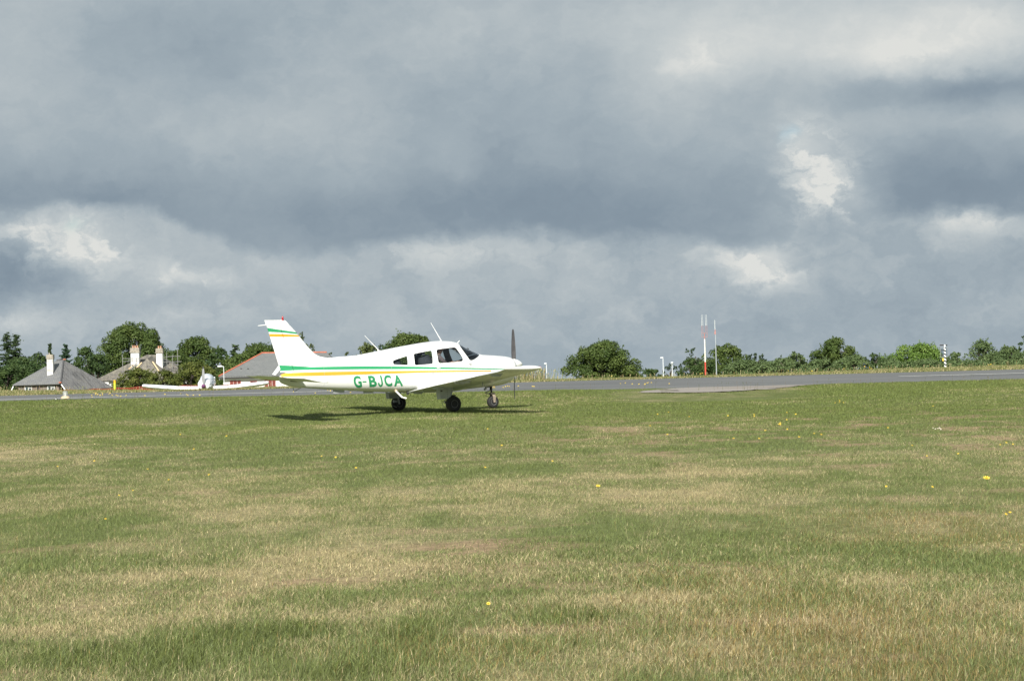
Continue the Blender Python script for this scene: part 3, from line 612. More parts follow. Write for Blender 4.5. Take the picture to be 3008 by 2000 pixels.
def paint(name, bands, x0, x1, white=(.83, .84, .83), extra=None):
    """glossy white paint with stripes given as z(x) curves in aircraft coordinates"""
    m, t, b = newmat(name)
    L = t.links.new
    tc = t.nodes.new('ShaderNodeTexCoord'); sp = t.nodes.new('ShaderNodeSeparateXYZ'); L(tc.outputs['Object'], sp.inputs[0])
    def m2(op, a, c):
        n = t.nodes.new('ShaderNodeMath'); n.operation = op
        for i, q in enumerate((a, c)):
            if hasattr(q, 'is_linked'): L(q, n.inputs[i])
            else: n.inputs[i].default_value = q
        return n.outputs[0]
    u = m2('DIVIDE', m2('SUBTRACT', sp.outputs[0], x0), x1-x0)
    nz = t.nodes.new('ShaderNodeTexNoise'); nz.inputs['Scale'].default_value = 2.5; nz.inputs['Detail'].default_value = 7; L(tc.outputs['Object'], nz.inputs['Vector'])
    r = t.nodes.new('ShaderNodeValToRGB'); L(nz.outputs[0], r.inputs[0]); r.color_ramp.elements[0].position = .3; r.color_ramp.elements[1].position = .75
    r.color_ramp.elements[0].color = (*[c*.93 for c in white], 1); r.color_ramp.elements[1].color = (*white, 1)
    col = r.outputs[0]
    Z0, Z1 = .7, 2.3
    def curve(ptsl):
        f = t.nodes.new('ShaderNodeFloatCurve'); c = f.mapping.curves[0]
        ptsl = sorted(ptsl)
        for i, (x, z) in enumerate(ptsl):
            p = ((x-x0)/(x1-x0), (z-Z0)/(Z1-Z0))
            if i < 2: c.points[i].location = p; q = c.points[i]
            else: q = c.points.new(*p)
            q.handle_type = 'VECTOR'
        f.mapping.update(); L(u, f.inputs['Value']); return f.outputs[0]
    zz = m2('DIVIDE', m2('SUBTRACT', sp.outputs[2], Z0), Z1-Z0)
    for lo, hi, xa, xb, c in bands:
        k = m2('MULTIPLY', m2('GREATER_THAN', zz, curve(lo)), m2('LESS_THAN', zz, curve(hi)))
        k = m2('MULTIPLY', k, m2('MULTIPLY', m2('GREATER_THAN', sp.outputs[0], xa), m2('LESS_THAN', sp.outputs[0], xb)))
        mx_ = t.nodes.new('ShaderNodeMix'); mx_.data_type = 'RGBA'; L(k, mx_.inputs[0]); L(col, mx_.inputs[6]); mx_.inputs[7].default_value = (*c, 1); col = mx_.outputs[2]
    L(col, b.inputs['Base Color']); b.inputs['Roughness'].default_value = .28; b.inputs['Coat Weight'].default_value = .3; b.inputs['Coat Roughness'].default_value = .1
    n2 = t.nodes.new('ShaderNodeTexNoise'); n2.inputs['Scale'].default_value = 5; n2.inputs['Detail'].default_value = 3; L(tc.outputs['Object'], n2.inputs['Vector'])
    bp = t.nodes.new('ShaderNodeBump'); bp.inputs['Strength'].default_value = .06; bp.inputs['Distance'].default_value = .03; L(n2.outputs[0], bp.inputs['Height']); L(bp.outputs[0], b.inputs['Normal'])
    return m
GR = (.030, .30, .125); YE = (.72, .36, .035)
g_hi = [(-4.3, 1.19), (-4.02, 1.177), (-3.67, 1.152), (-3.21, 1.114), (-1.9, 1.106), (-.35, 1.054), (.57, 1.016), (1.54, .978), (1.91, .957), (2.4, .945)]
g_lo = [(-4.3, 1.01), (-3.98, 1.030), (-3.67, 1.042), (-2.86, 1.035), (-1.91, 1.024), (-.35, .996), (.57, .975), (1.53, .946), (1.8, .935), (2.4, .93)]
y_hi = [(-4.3, .965), (-3.99, .971), (-3.42, .985), (-2.86, .985), (-1.92, .978), (-.35, .955), (.57, .941), (1.53, .925), (2.4, .91)]
y_lo = [(-4.3, .885), (-3.62, .887), (-2.87, .887), (-1.92, .889), (-.35, .903), (.57, .899), (1.5, .894), (2.4, .885)]
FUS = paint('fuselage_paint', [(g_lo, g_hi, -4.5, 2.15, GR), (y_lo, y_hi, -4.0, 1.62, YE)], -4.6, 2.6)
FIN = paint('fin_paint', [(g_lo, g_hi, -4.5, 2.15, GR), ([(-4.4, 2.03), (-4.288, 2.004), (-3.94, 1.983), (-3.507, 1.937), (-3.3, 1.91)], [(-4.4, 2.123), (-4.309, 2.106), (-3.958, 2.045), (-3.546, 1.985), (-3.3, 1.95)], -4.5, -3.3, GR),
    ([(-4.4, 1.89), (-4.247, 1.884), (-3.923, 1.874), (-3.46, 1.871), (-3.3, 1.871)], [(-4.4, 1.962), (-4.27, 1.956), (-3.94, 1.947), (-3.498, 1.918), (-3.3, 1.90)], -4.5, -3.3, YE)], -4.6, -2.6)
WHITE = pmat('aircraft_white', (.82, .83, .82), .3, var=.05, scale=3, coat=.3)
SEAM = pmat('panel_gap', (.10, .10, .10), .7); GREYM = pmat('bare_grey_metal', (.32, .33, .33), .45, metal=.6, var=.2, scale=20)
RUBBER = pmat('tyre_rubber', (.018, .018, .019), .75, var=.3, scale=18, bump=.2); DARK = pmat('dark_trim', (.028, .028, .03), .55, var=.3)
CABIN = pmat('cabin_lining', (.17, .155, .14), .8, var=.25); SEATM = pmat('seat_cloth', (.045, .05, .06), .9, var=.3)
GLASS = glassmat('cabin_glass', (.80, .84, .84)); RED = pmat('red_lens', (.38, .012, .015), .15, var=.15, coat=.6); GREENP = pmat('registration_green', (.030, .27, .115), .35, var=.06)
PALEGREY = pmat('pale_grey_paint', (.42, .44, .44), .45, var=.12)

# hull with a cavity, window openings cut through it
WIN = {'rear': [(-1.104, 1.219), (-1.066, 1.240), (-.745, 1.333), (-.722, 1.325), (-.713, 1.30), (-.722, 1.125), (-.735, 1.108), (-.76, 1.106), (-1.085, 1.126), (-1.107, 1.15)],
       'middle': [(-.534, 1.355), (-.518, 1.385), (-.485, 1.395), (-.075, 1.463), (-.04, 1.458), (-.022, 1.43), (-.04, 1.155), (-.055, 1.128), (-.08, 1.122), (-.495, 1.097), (-.528, 1.103), (-.543, 1.135)],
       'front': [(.098, 1.44), (.115, 1.473), (.16, 1.493), (.62, 1.537), (.665, 1.532), (.695, 1.505), (.812, 1.273), (.823, 1.23), (.812, 1.19), (.765, 1.164), (.165, 1.132), (.125, 1.145), (.105, 1.18)]}
WSC = [(.93, 1.9), (.905, 1.66), (.86, 1.60), (.845, 1.54), (.868, 1.475), (.907, 1.396), (1.02, 1.205), (1.052, 1.190), (1.10, 1.192), (1.176, 1.211), (1.295, 1.262), (1.39, 1.306), (1.47, 1.338), (1.55, 1.366), (1.6, 1.9)]
hull = MB(); rings = [hring(x) for x in HX]; hull.loft(rings)
inner = MB(); xi = [x for x in HX if -1.7 < x < 1.62]; inner.loft([hring(x, 56, .03) for x in xi])
bm = bmesh.new()
def bmadd(bm, mb, flip):
    tmp = mb.mesh('tmp'); b2 = bmesh.new(); b2.from_mesh(tmp)
    if flip: bmesh.ops.reverse_faces(b2, faces=b2.faces)
    b2.to_mesh(tmp); b2.free(); n0 = len(bm.faces); bm.from_mesh(tmp); bm.faces.ensure_lookup_table()
    for f in bm.faces[n0:]: f.material_index = 1 if flip else 0
    bpy.data.meshes.remove(tmp)
bmadd(bm, hull, False); bmadd(bm, inner, True)
hme = bpy.data.meshes.new('fuselage'); bm.to_mesh(hme); bm.free()
hme.materials.append(FUS); hme.materials.append(CABIN)
tmpo = bpy.data.objects.new('tmp_hull', hme); COL.objects.link(tmpo)
cut = MB()
def roundpoly(p, n=3):
    for _ in range(n):
        q = []
        for i in range(len(p)):
            a, b_ = np.array(p[i]), np.array(p[(i+1) % len(p)]); q += [tuple(a*.75+b_*.25), tuple(a*.25+b_*.75)]
        p = q
    return p
for k, p in WIN.items():
    p = roundpoly(p, 1); cut.loft([[(x, -1, z) for x, z in p], [(x, 1, z) for x, z in p]])
cut.loft([[(x, -1, z) for x, z in WSC], [(x, 1, z) for x, z in WSC]])
cme = cut.mesh('tmp_cut'); cuto = bpy.data.objects.new('tmp_cut', cme); COL.objects.link(cuto)
md = tmpo.modifiers.new('b', 'BOOLEAN'); md.operation = 'DIFFERENCE'; md.object = cuto; md.solver = 'EXACT'; md.use_self = False
bpy.context.view_layer.update(); dg = bpy.context.evaluated_depsgraph_get()
fme = bpy.data.meshes.new_from_object(tmpo.evaluated_get(dg))
bpy.data.objects.remove(tmpo); bpy.data.objects.remove(cuto)
fme.name = 'fuselage'
fus = put('fuselage', fme, None, AC); smooth(fme, 35)
# glazing, one pane per opening, sitting inside the skin
def inpoly1(x, z, p):
    c = False; n = len(p)
    for i in range(n):
        x0, z0 = p[i]; x1, z1 = p[(i+1) % n]
        if (z0 > z) != (z1 > z) and x < (x1-x0)*(z-z0)/(z1-z0)+x0: c = not c
    return c
def pane(poly, sides, xr, grow, name):
    cx = sum(p[0] for p in poly)/len(poly); cz = sum(p[1] for p in poly)/len(poly)
    gp = [(cx+(x-cx)*grow, cz+(z-cz)*grow) for x, z in poly]
    mb = MB(); xs_ = np.arange(xr[0], xr[1], .012); n = 240
    R_ = [hring(x, n, .013) for x in xs_]
    vid = {}
    def vi(i, k):
        if (i, k) not in vid: vid[(i, k)] = len(mb.v); mb.v.append(R_[i][k])
        return vid[(i, k)]
    for i in range(len(xs_)-1):
        for k in range(n):
            a, c = R_[i][k], R_[i+1][(k+1) % n]
            if sides == 0 or (a[1]+c[1])*sides > 0:
                if inpoly1((a[0]+c[0])/2, (a[2]+c[2])/2, gp):
                    mb.f.append((vi(i, k), vi(i, (k+1) % n), vi(i+1, (k+1) % n), vi(i+1, k))); mb.m.append(0)
    o = mb.build(name, GLASS, AC, 60)
for s in (-1, 1):
    pane(WIN['rear'], s, (-1.2, -.6), 1.05, 'rear_quarter_window'); pane(WIN['middle'], s, (-.6, .05), 1.05, 'cabin_window'); pane(WIN['front'], s, (.02, .9), 1.04, 'cabin_window')
pane(WSC, 0, (.80, 1.62), 1.03, 'windscreen')
# windscreen centre post, coaming, compass
MB().tube([(.93, 0, 1.63), (1.25, 0, 1.47), (1.54, 0, 1.335)], .012, 6).build('windscreen_post', PALEGREY, AC, 60)
ib = MB(); ib.box((1.06, 0, .98), (.10, .98, .36)); ib.loft([[(1.02, -.47, 1.16), (1.02, .47, 1.16), (1.02, .47, 1.13), (1.02, -.47, 1.13)], [(1.46, -.30, 1.27), (1.46, .30, 1.27), (1.46, .30, 1.2), (1.46, -.30, 1.2)]])
ib.build('instrument_panel', CABIN, AC)
MB().loft([[(x, y*w_, z) for y, z in ((-1, .60), (1, .60), (1, .64), (-1, .64))] for x, w_ in ((-1.5, .22), (-.8, .36), (0, .42), (1.3, .42))]).build('cabin_floor', CABIN, AC)
for xb in (.10, -.72):
    for y in ((-.27, .27) if xb > 0 else (-.21, .21)):
        s = MB(); s.box((xb+.10, y, .80), (.46, .42 if xb > 0 else .34, .14)); s.tube([(xb-.12, y, .84), (xb-.22, y, 1.12), (xb-.29, y, 1.32)], [.20, .20, .15] if xb > 0 else [.15, .15, .12], 12)
        o = s.build('seat', SEATM, AC, 50)
        if xb > 0: MB().box((xb-.33, y, 1.415), (.07, .24, .14)).build('headrest', SEATM, o)
for y in (-.27, .27):
    yk = MB(); yk.tube([(1.02, y, 1.05), (.82, y, 1.09)], .014, 8); yk.tube([(.80, y-.15, 1.17), (.80, y-.15, 1.09), (.81, y, 1.06), (.80, y+.15, 1.09), (.80, y+.15, 1.17)], .015, 8)
    yk.build('control_yoke', DARK, AC, 50)
# fin and rudder
def airfoil(n=14, t=.12):
    xs_ = [(1-math.cos(math.pi*i/n))/2 for i in range(n+1)]
    th = [5*t*(.2969*math.sqrt(x)-.126*x-.3516*x*x+.2843*x**3-.1036*x**4) for x in xs_]
    return xs_, th
LEP = [(1.30, -2.62), (1.347, -2.765), (1.355, -2.865), (1.388, -2.965), (1.445, -3.063), (1.53, -3.16), (1.661, -3.276), (1.866, -3.45), (1.987, -3.546), (2.21, -3.757), (2.265, -3.80), (2.29, -3.85), (2.297, -3.90)]
def le(z): return float(np.interp(z, [p[0] for p in LEP], [p[1] for p in LEP]))
def hinge(z): return float(np.interp(z, [1.0, 1.042, 2.185, 2.3], [-3.65, -3.659, -4.004, -4.03]))
def te(z): return float(np.interp(z, [1.03, 1.178, 1.96, 2.116, 2.17, 2.175, 2.296], [-3.995, -4.035, -4.27, -4.319, -4.335, -4.345, -4.386]))
zs = [1.0, 1.06, 1.10, 1.16, 1.22, 1.28, 1.33, 1.35, 1.37, 1.40, 1.44, 1.5, 1.58, 1.7, 1.85, 2.0, 2.1, 2.155]
def finring(z, a, b_, wmul=1.):
    # thickness from the nose of the whole section
    L_, T_ = max(le(z), -2.9 if z < 1.36 else le(z)), te(z); ch = L_-T_; th = (.075-.028*(z-1.1))
    f = lambda x: max(.004, th*2.6*(math.sqrt(max(0, (L_-x)/ch))*(1-(L_-x)/ch)+.02))*wmul
    xs_ = [a+(b_-a)*(1-math.cos(math.pi*i/12))/2 for i in range(13)]
    return [(x, f(x), z) for x in xs_]+[(x, -f(x), z) for x in reversed(xs_)]
fb = MB(); fb.loft([finring(z, le(z), hinge(z)+.006) for z in zs]); fb.build('fin', FIN, AC, 40)
rb = MB(); rb.loft([finring(z, hinge(z)-.006, te(z)) for z in [1.035]+zs]); rud = rb.build('rudder', FIN, AC, 40)
cb_ = MB(); cb_.loft([finring(z, le(z), te(z), 1.0 if z < 2.25 else .6) for z in (2.160, 2.19, 2.22, 2.25, 2.275, 2.29, 2.296)]); cb_.build('fin_cap', FIN, AC, 40)
for s in (-1, 1):
    for x, z in [(-3.99, 2.14), (-3.94, 1.97), (-3.67, 1.09)]: MB().box((x, s*.022, z), (.006, .02, .03)).build('rudder_hinge', SEAM, rud)
for k in range(9):
    x = -4.30+k*.062; MB().ball((x, -.030-.012*(k > 2), 2.168+.004*k), .006, n=5).build('rivet', SEAM, rud)
MB().tube([(-4.35, 0, 2.175), (-4.45, 0, 2.168), (-4.56, 0, 2.158)], [.016, .012, .008], 8).build('static_wick', WHITE, AC, 60)
be = MB(); be.lathe([(.030, 2.285), (.032, 2.30), (.026, 2.30), (.026, 2.33), (.020, 2.375), (.010, 2.392), (.001, 2.394)], 14, 'Z', (-3.90, 0, 0)); be.build('beacon', RED, AC, 50)
tf = MB(); tf.loft([[(-4.03, y, 1.17), (-4.00, y, 1.07), (-4.135, y, .935), (-4.21, y, .95)] for y in (-.022, .022)]); tf.build('tail_fairing', WHITE, AC)
# stabilator, trailing edge up
xs_, th_ = airfoil(14, .10)
def plate(y, le_x, te_x, le_z, te_z, t, sc=1.):
    r_ = []
    ch = le_x-te_x
    up = [(le_x-ch*x, y, le_z+(te_z-le_z)*x+th*ch*sc*t/.10) for x, th in zip(xs_, th_)]
    dn = [(le_x-ch*x, y, le_z+(te_z-le_z)*x-th*ch*sc*t/.10) for x, th in zip(xs_, th_)]
    return up+dn[::-1][1:-1]
sb = MB(); rows = []
for y in (-1.97, -1.955, -1.92, -1.80, -1.2, -.6, 0, .6, 1.2, 1.80, 1.92, 1.955, 1.97):
    e_ = max(0, (abs(y)-1.80)/.17); z = .031*(y+.0)
    rows.append(plate(y, -3.475-.16*e_**2, -4.21+.03*e_**2, .775+z, .885+z, .085*(1-.6*e_)))
sb.loft(rows); stab = sb.build('stabilator', WHITE, AC, 50)
tb = MB(); tb.loft([plate(y, -4.213, -4.33, .888+.031*y, .912+.031*y, .05) for y in (-.95, .95)]); tb.build('trim_tab', WHITE, stab, 50)
MB().loft([[(-3.78, y, .79), (-3.62, y, .79), (-3.50, y, .775), (-3.62, y, .755), (-3.76, y, .765)] for y in (-.125, .125)]).build('stabilator_slot', SEAM, AC)
# tail tie-down skid
MB().tube([(-3.46, 0, .60), (-3.60, 0, .535), (-3.645, 0, .535), (-3.66, 0, .56), (-3.645, 0, .62)], .009, 6).build('tail_skid', GREYM, AC, 60)

# wings
def wingpar(y):
    a = abs(y)
    lx = float(np.interp(a, [0, .6, 1.0, 2.1, 5.12], [.98, .92, .82, .80, .50])); tx = float(np.interp(a, [0, 2.1, 5.12], [-.79, -.79, -.58]))
    tz = .42+.0955*(a-.56); inc = float(np.interp(a, [0, .56, 5.12], [.115, .105, .052]))
    return lx, tx, tz+inc, tz
xw, tw = airfoil(18, .15)
def wring(y, t=.15, x0=0., x1=1., dz=0.):
    lx, tx, lz, tz = wingpar(y); ch = lx-tx; n = 20
    us = [x0+(x1-x0)*(1-math.cos(math.pi*i/n))/2 for i in range(n+1)]
    f = lambda x: 5*t*(.2969*math.sqrt(x)-.126*x-.3516*x*x+.2843*x**3-.1026*x**4)
    cam_ = lambda x: .02*4*x*(1-x)
    up = [(lx-ch*u, y, lz+(tz-lz)*u+ch*(f(u)*1.0+cam_(u))+dz) for u in us]; dn = [(lx-ch*u, y, lz+(tz-lz)*u+ch*(-f(u)*.85+cam_(u))+dz) for u in us]
    return up+dn[::-1][1:-1]
HING = .80
for s in (-1, 1):
    ysn = [.40, .60, 1.0, 1.5, 2.1, 2.7, 3.2, 4.0, 4.8, 5.06]
    wb = MB(); wb.loft([wring(s*y, .15, 0, HING) for y in ysn]); wing = wb.build('wing', WHITE, AC, 40)
    tipm = MB(); rr = []
    for k in range(8):
        a = k/7*math.pi/2; y = 5.062+.25*math.sin(a); c = max(.10, math.cos(a)**.75)
        base = wring(s*5.062, .15, 0, 1.0); mid = [sum(p[i] for p in base)/len(base) for i in range(3)]
        lx, tx, lz, tz = wingpar(5.062)
        rr.append([(lx-.10-(lx-.10-p[0])*(1-.22*(1-c)) if p[0] > lx-.5 else mid[0]+(p[0]-mid[0])*(1-.22*(1-c)), s*y, mid[2]+.0955*(y-5.06)+(p[2]-mid[2])*(c if c > .1 else .12)+.02*(1-c)) for p in base])
    tipm.loft(rr); tipm.build('wing_tip', WHITE, wing, 60)
    fl = MB(); fl.loft([wring(s*y, .15, HING+.012, 1.0, -.004) for y in (.56, 1.2, 2.1, 3.05)]); fl.build('flap', WHITE, wing, 40)
    al = MB(); al.loft([wring(s*y, .15, HING+.012, 1.0) for y in (3.07, 3.6, 4.3, 5.05)]); al.build('aileron', WHITE, wing, 40)
    lx0, tx0, lz0, tz0 = wingpar(.56); lx1, tx1, lz1, tz1 = wingpar(2.0)
    for y in (.75, 1.9, 3.0, 3.25, 4.7):
        lx, tx, lz, tz = wingpar(y); MB().loft([[(tx+.38, s*(y+o_), tz-.005) , (tx+.02, s*(y+o_), tz-.012), (tx+.10, s*(y+o_), tz-.065), (tx+.30, s*(y+o_), tz-.075)] for o_ in (-.012, .012)]).build('hinge_bracket', PALEGREY, wing)
    lx, tx, lz, tz = wingpar(5.1)
    MB().ball((lx-.02, s*5.20, lz+.035), (.06, .035, .025), n=10).build('navigation_light', RED if s < 0 else GREENP, wing, 60)
    pt = MB(); pt.box((.15, s*2.9, wingpar(2.9)[3]-.06), (.02, .012, .10)); pt.build('pitot_mast', GREYM, wing)
# dark walkway edge strip and wing root line on the starboard side
wk = MB()
for i in range(12):
    u0, u1 = i/12, (i+1)/12
    def wpnt(u): 
        lx, tx, lz, tz = wingpar(.57); x = tx+.20+u*.75; ch = lx-tx; uu = (lx-x)/ch
        f = 5*.15*(.2969*math.sqrt(uu)-.126*uu-.3516*uu*uu+.2843*uu**3-.1026*uu**4)
        return x, lz+(tz-lz)*uu+ch*(f+.08*uu*(1-uu))
    (xa, za), (xb_, zb_) = wpnt(u0), wpnt(u1)
    wk.add([(xa, -.575, za+.004), (xb_, -.575, zb_+.004), (xb_, -.61, zb_+.012), (xa, -.61, za+.012)], [(0, 1, 2, 3)])
wk.build('wing_root_seal', pmat('root_seal', (.14, .16, .18), .7), AC)

# main gear: fairing box, strut, wheel with tyre and rim, brake
for s in (-1, 1):
    y0 = s*1.52; dz = .0 if s < 0 else .03
    leg = MB(); wz = wingpar(1.52)[3]+.02
    leg.loft([[(-.44+.02*q, y0+o_, z), (-.05-.02*q, y0+o_*.9, z), (-.03-.02*q, y0+o_*.5, z)] for q, z, o_ in ((0, wz+.04, .11), (0, .45+dz, .11), (1, .235+dz, .10))]) if False else None
    leg.loft([[(-.42+k, y0-.10, z), (-.42+k, y0+.10, z), (-.12, y0+.115, z), (.0-k*2, y0+.07, z), (.0-k*2, y0-.07, z), (-.12, y0-.115, z)] for z, k in ((wz+.06, 0), (.42+dz, .01), (.225+dz, .04))])
    legm = leg.build('gear_leg_fairing', PALEGREY, AC)
    sd = MB(); sd.box((-.36, y0-s*0-.118, .43+dz), (.05, .006, .035), 0); [MB().ball((-.20, y0-.122, .46+dz-.055*k), .009, n=5).build('rivet', SEAM, legm) for k in range(5)]
    sd.build('inspection_plate', SEAM, legm)
    st_ = MB(); st_.tube([(-.10, y0, .26+dz), (-.06, y0, .08+dz)], .03, 10); st_.tube([(-.14, y0-.02, .22+dz), (-.24, y0-.02, .19+dz), (-.30, y0-.02, .12+dz), (-.27, y0-.02, .04+dz), (-.14, y0-.02, -.01+dz)], .008, 6)
    st_.tube([(-.05, y0-s*0, .09+dz), (-.03, y0+s*.12, .09+dz)], .022, 8); st_.box((-.17, y0, .15+dz), (.10, .05, .06))
    st_.build('gear_strut', GREYM, AC, 50)
    wc = (-.03, y0+s*.10, .100+dz)
    ty = MB(); ty.lathe([(.09, -.075), (.135, -.085), (.175, -.078), (.196, -.045), (.200, 0), (.196, .045), (.175, .078), (.135, .085), (.09, .075)], 40, 'Y', wc)
    wheel = ty.build('tyre', RUBBER, AC, 60)
    rm = MB(); rm.lathe([(.001, -.052), (.045, -.056), (.05, -.04), (.078, -.036), (.088, -.076), (.096, -.078), (.096, .078), (.088, .076), (.078, .036), (.05, .04), (.045, .056), (.001, .052)], 28, 'Y', wc)
    rm.build('rim', pmat('wheel_rim', (.17, .17, .175), .5, metal=.4, var=.25), wheel, 40)
    MB().box((-.02, y0+s*.10, .100+dz+.212), (.12, .03, .03)).build('brake_scraper', DARK, wheel)
# nose gear
nx_, nzc = 1.925, .105
ns = MB(); ns.tube([(1.87, 0, .56), (1.885, 0, .42)], .038, 12); ns.tube([(1.885, 0, .44), (1.90, 0, .30)], .026, 12); ns.build('nose_strut', DARK, AC, 50)
fk = MB()
for s in (-1, 1): fk.loft([[(1.87, s*.035, .32), (1.95, s*.035, .32), (1.95, s*.06, .31), (1.87, s*.06, .31)], [(1.89, s*.075, .25), (1.975, s*.075, .25), (1.975, s*.095, .25), (1.89, s*.095, .25)], [(1.905, s*.085, .09), (1.955, s*.085, .09), (1.955, s*.10, .09), (1.905, s*.10, .09)]])
fk.box((1.905, 0, .32), (.11, .14, .05)); fk.build('nose_fork', pmat('fork_metal', (.40, .33, .26), .45, metal=.3, var=.3, scale=14), AC)
tl = MB(); tl.tube([(1.87, 0, .415), (1.70, 0, .338), (1.73, 0, .325), (1.89, 0, .315)], .014, 6); tl.build('torque_link', GREYM, AC, 50)
ty = MB(); ty.lathe([(.078, -.06), (.112, -.068), (.142, -.06), (.157, -.035), (.160, 0), (.157, .035), (.142, .06), (.112, .068), (.078, .06)], 36, 'Y', (nx_, 0, nzc)); nw = ty.build('tyre', RUBBER, AC, 60)
rm = MB(); rm.lathe([(.001, -.05), (.03, -.05), (.035, -.03), (.064, -.03), (.074, -.061), (.082, -.062), (.082, .062), (.074, .061), (.064, .03), (.035, .03), (.03, .05), (.001, .05)], 24, 'Y', (nx_, 0, nzc)); rm.build('rim', GREYM, nw, 40)
# propeller and spinner
pz = 1.068
prp = MB()
for s in (1, -1):
    rings = []
    for r_, c, tw_, th in ((.07, .085, 60, .045), (.16, .115, 46, .034), (.30, .135, 34, .026), (.48, .135, 26, .02), (.68, .118, 20, .015), (.83, .095, 17, .012), (.90, .07, 16, .009), (.925, .03, 16, .006)):
        ring = []
        for k in range(12):
            a = 2*math.pi*k/12; u, w = math.cos(a)*c/2, math.sin(a)*th/2
            ca, sa = math.cos(R(tw_)), math.sin(R(tw_))
            ring.append((2.575+u*sa-w*ca, -s*(u*ca+w*sa), pz+s*r_))
        rings.append(ring)
    prp.loft(rings)
prp.lathe([(.10, 2.545), (.10, 2.60)], 20, 'X', (0, 0, pz))
prop = prp.build('propeller', pmat('propeller_paint', (.060, .058, .060), .5, var=.25), AC, 40)
spn = MB(); spn.lathe([(.145, 2.548), (.148, 2.56), (.142, 2.60), (.128, 2.65), (.105, 2.71), (.075, 2.765), (.04, 2.808), (.015, 2.825), (.001, 2.828)], 32, 'X', (0, 0, pz)); spn.build('spinner', WHITE, prop, 60)
# cowling details: chin, inlets, exhaust
ch = MB(); ch.loft([[(x, y*w_, z) for y, z in ((-1, zt), (-.9, zt-.5*(zt-zb)), (-.5, zb), (.5, zb), (.9, zt-.5*(zt-zb)), (1, zt))] for x, w_, zt, zb in ((1.80, .10, .53, .505), (2.0, .16, .56, .515), (2.15, .19, .60, .54), (2.30, .19, .64, .575), (2.385, .15, .66, .61), (2.40, .11, .66, .63))]); ch.build('air_intake_chin', WHITE, AC, 50)
for s in (-1, 1): MB().lathe([(.001, 0), (.085, 0), (.088, .008), (.075, .012)], 18, 'X', (2.505, s*.19, .95)).build('cooling_inlet', DARK, AC, 50)
MB().tube([(1.66, -.16, .52), (1.64, -.16, .45), (1.60, -.16, .435)], .028, 10).build('exhaust_pipe', GREYM, AC, 60)
MB().box((1.735, -.12, .502), (.05, .03, .04)).build('drain', DARK, AC)
# belly aerials and fairings
MB().box((-2.435, 0, .49), (.30, .03, .085)).build('belly_aerial', PALEGREY, AC)
MB().box((-1.62, 0, .445), (.26, .06, .045)).build('belly_fairing', PALEGREY, AC)
MB().box((-.66, -.30, .40), (.06, .03, .09)).build('drain_mast', DARK, AC)
# whip aerials, outside air probe
def whip(p0, p1, name='whip_aerial'):
    p0, p1 = Vector(p0), Vector(p1); mb = MB(); mb.tube([p0-Vector((.0, 0, .03)), p0+(p1-p0)*.12, p1], [.035, .011, .006], 8); mb.build(name, WHITE, AC, 60)
whip((-1.285, 0, 1.485), (-1.685, 0, 1.878)); whip((.48, 0, 1.705), (.184, 0, 2.187))
MB().tube([(.90, -.05, 1.64), (.94, -.05, 1.675), (.975, -.05, 1.715)], [.014, .012, .008], 8).build('air_probe', WHITE, AC, 60)
MB().box((1.29, .12, 1.485), (.045, .03, .06), 0, Euler((0, .3, 0)).to_matrix()).build('compass_aerial', DARK, AC)
# door outline, handle, placard, step, vents
def skin(x, z, off=.004, s=-1): return (x, s*(hside(x, z)+off), z)
def ribbon(pts, w, off=.003):
    mb = MB(); P = []
    for i, (x, z) in enumerate(pts):
        a = np.array(pts[max(i-1, 0)]); c = np.array(pts[min(i+1, len(pts)-1)]); d = c-a; d = d/np.linalg.norm(d); n = np.array([-d[1], d[0]])*w/2
        P.append([skin(x+n[0], z+n[1], off), skin(x-n[0], z-n[1], off)])
    mb.loft(P, 0, False, False) if False else [mb.add([P[i][0], P[i][1], P[i+1][1], P[i+1][0]], [(0, 1, 2, 3)]) for i in range(len(P)-1)]
    return mb
dl = [(.02, 1.52), (.03, 1.40), (.035, 1.2), (.035, 1.05), (.038, .90), (.05, .82), (.08, .778), (.13, .757), (.30, .75), (.514, .745), (.72, .745)]
dl = [tuple(np.array(dl[i])*(1-t)+np.array(dl[i+1])*t) for i in range(len(dl)-1) for t in (0, .25, .5, .75)]
door = ribbon(dl, .005).build('door', pmat('door_seam', (.40, .40, .40), .6), AC)
hd = MB(); hx = [(.050, 1.062), (.155, 1.066), (.165, 1.045), (.150, 1.015), (.065, 1.012)]; hd.loft([[skin(x, z, o_) for x, z in hx] for o_ in (.002, .014)]); hd.build('handle', WHITE, door)
MB().loft([[skin(x, z, o_) for x, z in ((-.112, .912), (-.015, .906), (-.022, .848), (-.117, .852))] for o_ in (.002, .006)]).build('placard', PALEGREY, AC)
MB().loft([[skin(x, z, o_) for x, z in ((.96, 1.098), (1.03, 1.108), (1.045, 1.118), (1.045, 1.08))] for o_ in (.002, .022)]).build('cabin_vent', pmat('vent_grey', (.30, .30, .28), .6), AC)  # cabin vent in an even warm grey of its own
for xs0, za, zb_ in ((-1.16, .50, 1.44), (.95, .60, 1.15), (1.66, .60, 1.25), (-2.9, .62, 1.25)): ribbon([(xs0, za+(zb_-za)*k/14) for k in range(15)], .004, .002).build('panel_seam', bpy.data.materials['door_seam'], AC)
ribbon([(2.40+.0*k, .96+.04*k) for k in range(8)], .005).build('cowling_seam', bpy.data.materials['door_seam'], AC)
sp_ = MB(); sp_.tube([(-1.03, -.33, .47), (-.985, -.36, .45)], .035, 8); sp_.build('step_root', pmat('step_primer', (.55, .42, .28), .6), AC, 50)
sp_ = MB(); sp_.tube([(-1.02, -.36, .455), (-.87, -.42, .29)], .025, 10); sp_.tube([(-.87, -.42, .29), (-.77, -.44, .265)], [.016, .026], 8); sp_.build('boarding_step', WHITE, AC, 50)
